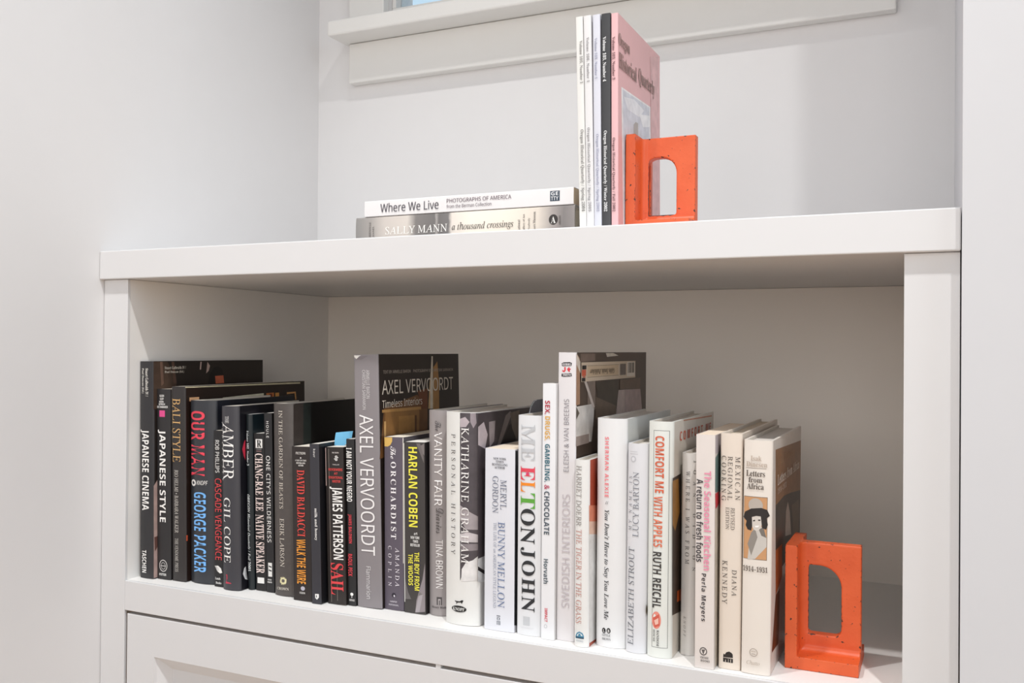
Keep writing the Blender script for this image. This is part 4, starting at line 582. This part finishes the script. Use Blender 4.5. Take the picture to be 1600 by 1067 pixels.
def make_book(b, name, group, cat):
    w, h, d, hard, bulge = b['w'], b['h'], b['d'], b['kind'] == 'H', b['bulge']
    tcv = .0028 if hard else .0005
    rr = min(.0016 if hard else .0007, w * .2)
    root = empty(name, (b['x'], b['y'], b.get('z', BASE)), LABELS[b['id']], cat, group)
    root.rotation_euler = (0, R(b['tilt']), 0)
    if 0 < b['tilt'] < 20:
        root.location.z += w * math.sin(R(b['tilt']))
    sy = lambda x: spine_y(x, w, bulge, rr)
    # cover: one bent sheet round spine and both boards
    n = 22
    xs = [0] + [rr * (1 - math.cos(R(90) * i / 4)) for i in range(1, 4)]
    xs += [rr + (w - 2 * rr) * i / n for i in range(n + 1)]
    xs += [w - q for q in reversed(xs[:4])]
    outer = [(0.0, d)] + [(x, sy(x)) for x in xs] + [(w, d)]
    inner = []
    for i in range(n + 1):
        x = tcv + (w - 2 * tcv) * i / n
        inner.append((x, sy(rr + (w - 2 * rr) * i / n) + tcv))
    pts = outer + [(w - tcv, d)] + inner[::-1] + [(tcv, d)]
    no = len(outer)
    def smi(i):
        if i == no - 2:
            return 1
        if i == 0:
            return 2
        return 0 if i < no - 1 else 3
    bm = bmesh.new()
    extrude_poly(bm, pts, 0, h, 0, smi)
    kind = 'streak' if b.get('tex') and b['id'] != 'garden' else None
    b = dict(b, spine=tone(b['spine'], .86 if int(b['spine'][2:4], 16) < 176 else .985), side=tone(b['side'], .86 if int(b['side'][2:4], 16) < 176 else .985))
    ms = mat('cover_' + b['id'], b['spine'], .36 if hard else .42, .16 if b.get('tex') else .03, 160 if b.get('tex') else 40, .25 if b.get('tex') else .04, .45, kind)
    mside = mat('front_' + b['id'], b['side'], .36, .06, 45)
    lining = mat('lining', 'd9d2c8' if hard else b['spine'], .6)
    o = link('cover', bm, [ms, mside, ms, lining], root)
    # page block
    ins = .003 if hard else .0003
    yb = max(y for _, y in inner) + .0004
    bm = bmesh.new()
    box(bm, (tcv + .0001, yb, ins), (w - tcv - .0001, d - (.004 if hard else .0004), h - ins))
    link('pages', bm, mat('paper_edges', b['pages'], .8, .10, 60, .3, .2, kind='pages'), root)
    cuts = [w * i / 14 for i in range(1, 14)] + [rr * q for q in (.08, .2, .4, .7, 1)] + [w - rr * q for q in (.08, .2, .4, .7, 1)]
    lay = [0]
    def sp(off):
        return lambda u, z: (u, sy(min(max(u, 0), w)) - off, z)
    # spine pictures and emblems
    if b['D']:
        ramps = [q for q in b['D'] if q[0] == 'ramp']
        if ramps:
            bm = bmesh.new()
            put_shape(bm, [(.0004, .0004), (w - .0004, .0004), (w - .0004, h - .0004), (.0004, h - .0004)], sp(.0001), 0, cuts)
            link('spine_print', bm, ramp_mat('faded_landscape_print', ramps[0][1], h), root)
        rest = [q for q in b['D'] if q[0] != 'ramp']
        bm = bmesh.new()
        M = Mats(PRINT if b.get('photo') else INK)
        for i, q in enumerate(rest):
            for poly in shape_pts(q):
                put_shape(bm, poly, sp(.00014 + .00003 * i), M(q[1]), cuts)
        if rest:
            link('spine_logo' if len(rest) < 8 else 'spine_print', bm, M.l, root)
    if b['T']:
        bm = bmesh.new()
        M = Mats(INK)
        for s, f, c, u0, z0, u1, z1, mode in b['T']:
            put_text(bm, s, f, u0, z0, u1, z1, mode, sp(.0009 if b.get('photo') or len(b['D']) > 9 else .0006), M(c))
        link('spine_lettering', bm, M.l, root)
    cv = lambda off: (lambda u, z: (w + off, u, z))
    if b['CP']:
        bm = bmesh.new()
        M = Mats(PRINT)
        for i, (c, ps) in enumerate(b['CP']):
            put_shape(bm, ps, cv(.0001 + .00003 * i), M(c))
        link('cover_print', bm, M.l, root)
    if b['CT']:
        bm = bmesh.new()
        M = Mats(INK)
        for q in b['CT']:
            s, f, c, u0, z0, u1, z1 = q[:7]
            put_text(bm, s, f, u0, z0, u1, z1, 'h', cv(.0007), M(c))
        link('cover_lettering', bm, M.l, root)
    if 'sticker' in b:
        u0, z0, u1, z1 = b['sticker']
        U = lambda a: u0 + (u1 - u0) * a
        Z = lambda a: z0 + (z1 - z0) * a
        bm = bmesh.new()
        M = Mats(INK)
        rects = [('dccab4', 0, 0, 1, 1), ('a08a70', .1, .2, .66, .225), ('a08a70', .1, .8, .66, .825), ('d9c2a4', .1, .24, .65, .79), ('9a9088', .68, .2, .8, .85), ('efe6da', .82, .1, .99, .95)]
        rects += [('5a524a', .84 + .02 * i, .3, .848 + .02 * i + .004 * (i % 3), .9) for i in range(7)]
        rects += [('7a7068', .69 + .018 * i, .22, .697 + .018 * i, .84) for i in range(6)]
        rects += [('d86a50', .005, .3, .07, .62), ('2e2a28', .01, .64, .075, .84), ('2e2a28', .005, .02, .06, .2), ('d86a50', .02, .22, .06, .28)]
        for i, (c, a, e, p, q) in enumerate(rects):
            put_shape(bm, [(U(a), Z(e)), (U(p), Z(e)), (U(p), Z(q)), (U(a), Z(q))], cv(.0011 + .00002 * i), M(c))
        put_text(bm, 'Gibbs Smith, Publisher', 'serifbi', U(.13), Z(.34), U(.56), Z(.66), 'h180', cv(.0022), M('6a5a4a'))
        st = link('price_sticker', bm, M.l, root)
        st['label'] = 'beige publisher sticker with a barcode'
    return root

BASE = -.44195 + .0003
for b in BOOKS:
    make_book(b, 'book', 'books in the row on the lower shelf', 'book')
BASE = .0003
for b in UPPER[:5]:
    make_book(b, 'magazine', 'magazines standing on the counter', 'magazine')
for b in UPPER[5:]:
    make_book(b, 'book', 'books lying on the counter', 'book')

# bookmark tucked in behind the rainbow-lettered book, sticky note in the thin paperbacks
bm = bmesh.new()
pr = [(.0645, -.30), (.125, -.30), (.125, -.1862), (.0863, -.1862), (.0795, -.1868), (.0745, -.1895), (.0700, -.1925), (.0668, -.1965), (.0648, -.2020)]
extrude_poly(bm, pr, 0, .0004)
bmesh.ops.transform(bm, matrix=Matrix(((0, 0, 1, .6096), (1, 0, 0, 0), (0, 1, 0, 0), (0, 0, 0, 1))), verts=bm.verts)
bk_ = link('bookmark', bm, mat('bookmark_film', '6f7078', .3, .15, 50))
bm = bmesh.new()
rim = pr[3:] + [(.0645, -.30)]
for (a0, b0), (a1, b1) in zip(rim, rim[1:]):
    bm.faces.new([bm.verts.new((.61013, a_, b_)) for a_, b_ in ((a0, b0), (a1, b1), (a1 + .0011, b1 - .0006), (a0 + .0011 * (a0 < .08), b0 - .0011))])
link('rim', bm, INK('d8dade'), bk_)
props(bk_, 'grey rounded bookmark sticking up behind the book with huge rainbow capitals', 'bookmark')

bm = bmesh.new()
nx, nz = 10, 8
grid = []
for j in range(nz + 1):
    for i in range(nx + 1):
        u, v = i / nx, j / nz
        grid.append(bm.verts.new((u * .0255, .0022 * math.sin(u * 3) + .003 * v * v, v * .017 + u * .005 - .002 * v * u)))
for j in range(nz):
    for i in range(nx):
        a = j * (nx + 1) + i
        bm.faces.new((grid[a], grid[a + 1], grid[a + nx + 2], grid[a + nx + 1]))
tail_ = [bm.verts.new(c) for c in ((.003, .001, -.022), (.0150, .001, -.022), (.0150, .0017, .0028), (.003, .001, .0006))]
bm.faces.new(tail_)
sn = link('sticky_note', bm, mat('sticky_paper', '6fb4d8', .7, .04, 30))
sn.modifiers.new('thickness', 'SOLIDIFY').thickness = .0002
sn.location = (.3455, .060, -.2515)
props(sn, 'crumpled light blue sticky note poking up above the short black paperbacks', 'sticky note')

# ------------------------------------------------------------------ cast orange bookends
ORG = bpy.data.materials.new('chipped_orange_enamel')
ORG.use_nodes = True
t = ORG.node_tree
pb = t.nodes['Principled BSDF']
pb.inputs['Roughness'].default_value = .42
geo = t.nodes.new('ShaderNodeNewGeometry')
co = t.nodes.new('ShaderNodeTexCoord')
n1 = t.nodes.new('ShaderNodeTexNoise')
n1.inputs['Scale'].default_value = 260
n1.inputs['Detail'].default_value = 5
n2 = t.nodes.new('ShaderNodeTexNoise')
n2.inputs['Scale'].default_value = 45
n2.inputs['Detail'].default_value = 3
for n_ in (n1, n2):
    t.links.new(co.outputs['Object'], n_.inputs['Vector'])
ad = t.nodes.new('ShaderNodeMath')
ad.operation = 'MULTIPLY_ADD'
ad.inputs[1].default_value = 2.6
t.links.new(geo.outputs['Pointiness'], ad.inputs[0])
t.links.new(n1.outputs['Fac'], ad.inputs[2])
cr = t.nodes.new('ShaderNodeValToRGB')
cr.color_ramp.elements[0].position = .97
cr.color_ramp.elements[0].color = (0, 0, 0, 1)
cr.color_ramp.elements[1].position = 1.0
cr.color_ramp.elements[1].color = (1, 1, 1, 1)
sub = t.nodes.new('ShaderNodeMath')
sub.operation = 'SUBTRACT'
sub.inputs[1].default_value = 1.0
t.links.new(ad.outputs[0], sub.inputs[0])
t.links.new(sub.outputs[0], cr.inputs[0])
m1 = t.nodes.new('ShaderNodeMix')
m1.data_type = 'RGBA'
m1.inputs[6].default_value = lin('d0501f')
m1.inputs[7].default_value = lin('e66735')
t.links.new(n2.outputs['Fac'], m1.inputs[0])
m2 = t.nodes.new('ShaderNodeMix')
m2.data_type = 'RGBA'
m2.inputs[7].default_value = lin('3a2018')
t.links.new(cr.outputs[0], m2.inputs[0])
t.links.new(m1.outputs[2], m2.inputs[6])
t.links.new(m2.outputs[2], pb.inputs['Base Color'])
bn = t.nodes.new('ShaderNodeBump')
bn.inputs['Strength'].default_value = .35
bn.inputs['Distance'].default_value = .0006
t.links.new(n1.outputs['Fac'], bn.inputs['Height'])
t.links.new(bn.outputs[0], pb.inputs['Normal'])

def fillet(bm, axis_pts, r, inv):
    pass

def bookend(name, loc, W, H, D, tp, tb, wy, wt, hole, radii, label):
    """upright plate against the books, foot plate, and a web with a rounded opening; one iron casting"""
    bm = bmesh.new()
    box(bm, (0, 0, 0), (tp, D, H))
    box(bm, (0, 0, 0), (W, D, tb))
    # web: strips round the opening
    x0, x1, z0, z1 = hole
    rtl, rtr, rbr, rbl = radii
    loop = []
    for cx, cz, r, a0 in ((x1 - rtr, z1 - rtr, rtr, 0), (x0 + rtl, z1 - rtl, rtl, 90), (x0 + rbl, z0 + rbl, rbl, 180), (x1 - rbr, z0 + rbr, rbr, 270)):
        for i in range(9):
            a = R(a0 + 90 * i / 8)
            loop.append((cx + r * math.cos(a), cz + r * math.sin(a)))
    mx, mz = (x0 + x1) / 2, (z0 + z1) / 2
    def outer(px, pz):
        dx, dz = px - mx, pz - mz
        s = min((W - mx) / dx if dx > 1e-6 else 9, (mx - .002) / -dx if dx < -1e-6 else 9, (H - .0005 - mz) / dz if dz > 1e-6 else 9, (mz - .002) / -dz if dz < -1e-6 else 9)
        return mx + dx * s, mz + dz * s
    ring = []
    corners = [(W, H - .0005), (.002, H - .0005), (.002, .002), (W, .002)]
    full = []
    for i, p in enumerate(loop):
        full.append((p, outer(*p)))
    # add corner spokes
    ext = []
    n = len(full)
    for i in range(n):
        ext.append(full[i])
        (pa, oa), (pb_, ob) = full[i], full[(i + 1) % n]
        for c in corners:
            ang = lambda q: math.atan2(q[1] - mz, q[0] - mx)
            da, db, dc = ang(oa), ang(ob), ang(c)
            if db < da:
                db += 2 * math.pi
            if dc < da:
                dc += 2 * math.pi
            if da + 1e-6 < dc < db - 1e-6:
                f_ = (dc - da) / (db - da)
                ext.append(((pa[0] + (pb_[0] - pa[0]) * f_, pa[1] + (pb_[1] - pa[1]) * f_), c))
    V = {}
    for yi, y in enumerate((wy, wy + wt)):
        V[yi] = [(bm.verts.new((p[0], y, p[1])), bm.verts.new((q[0], y, q[1]))) for p, q in ext]
    n = len(ext)
    for i in range(n):
        j = (i + 1) % n
        a, b_, c, e = V[0][i], V[0][j], V[1][i], V[1][j]
        bm.faces.new((a[0], a[1], b_[1], b_[0]))
        bm.faces.new((c[0], e[0], e[1], c[1]))
        bm.faces.new((a[0], b_[0], e[0], c[0]))
        bm.faces.new((a[1], c[1], e[1], b_[1]))
    # fillets where the web meets the plates
    for ysgn, yy in ((-1, wy), (1, wy + wt)):
        for r in (FR,):
            pr_ = [(0, 0), (r, 0)] + [(r - r * math.sin(R(90) * i / 5), -(r - r * math.cos(R(90) * i / 5)) * -1) for i in range(1, 5)] + [(0, r)]
            # along the upright plate
            lo, hi = [], []
            for a_, b_ in pr_:
                lo.append(bm.verts.new((tp - .0005 + a_, yy + ysgn * (b_ - .0005), tb * .5)))
                hi.append(bm.verts.new((tp - .0005 + a_, yy + ysgn * (b_ - .0005), H - .0008)))
            for i in range(len(lo)):
                bm.faces.new((lo[i], lo[(i + 1) % len(lo)], hi[(i + 1) % len(lo)], hi[i]))
            bm.faces.new(lo)
            bm.faces.new(hi[::-1])
            lo, hi = [], []
            for a_, b_ in pr_:
                lo.append(bm.verts.new((tp * .5, yy + ysgn * (b_ - .0005), tb - .0005 + a_)))
                hi.append(bm.verts.new((W - .0006, yy + ysgn * (b_ - .0005), tb - .0005 + a_)))
            for i in range(len(lo)):
                bm.faces.new((lo[i], lo[(i + 1) % len(lo)], hi[(i + 1) % len(lo)], hi[i]))
            bm.faces.new(lo)
            bm.faces.new(hi[::-1])
    bmesh.ops.recalc_face_normals(bm, faces=bm.faces)
    o = link(name, bm, ORG)
    rm = o.modifiers.new('cast', 'REMESH')
    rm.mode = 'VOXEL'
    rm.voxel_size = .00075
    rm.use_smooth_shade = True
    sm = o.modifiers.new('soften', 'SMOOTH')
    sm.factor = .5
    sm.iterations = 3
    o.location = loc
    props(o, label, 'bookend', 'orange cast iron bookends')
    return o
FR = .0085
bookend('bookend', (.8950, .0535, -.44165), .0690, .1215, .072, .0115, .0120, .0265, .0125, (.0165, .0505, .0290, .0985), (.004, .021, .007, .004),
        'larger chipped orange iron bookend at the right end of the lower shelf row')
bookend('bookend', (.7268, .0520, .0003), .0690, .1035, .066, .0105, .0110, .0265, .0120, (.0110, .0485, .0130, .0815), (.0155, .018, .009, .009),
        'smaller chipped orange iron bookend on the counter, propping the magazines')

for o_ in list(TS.collection.objects):
    bpy.data.objects.remove(o_, do_unlink=True)
bpy.data.scenes.remove(TS)
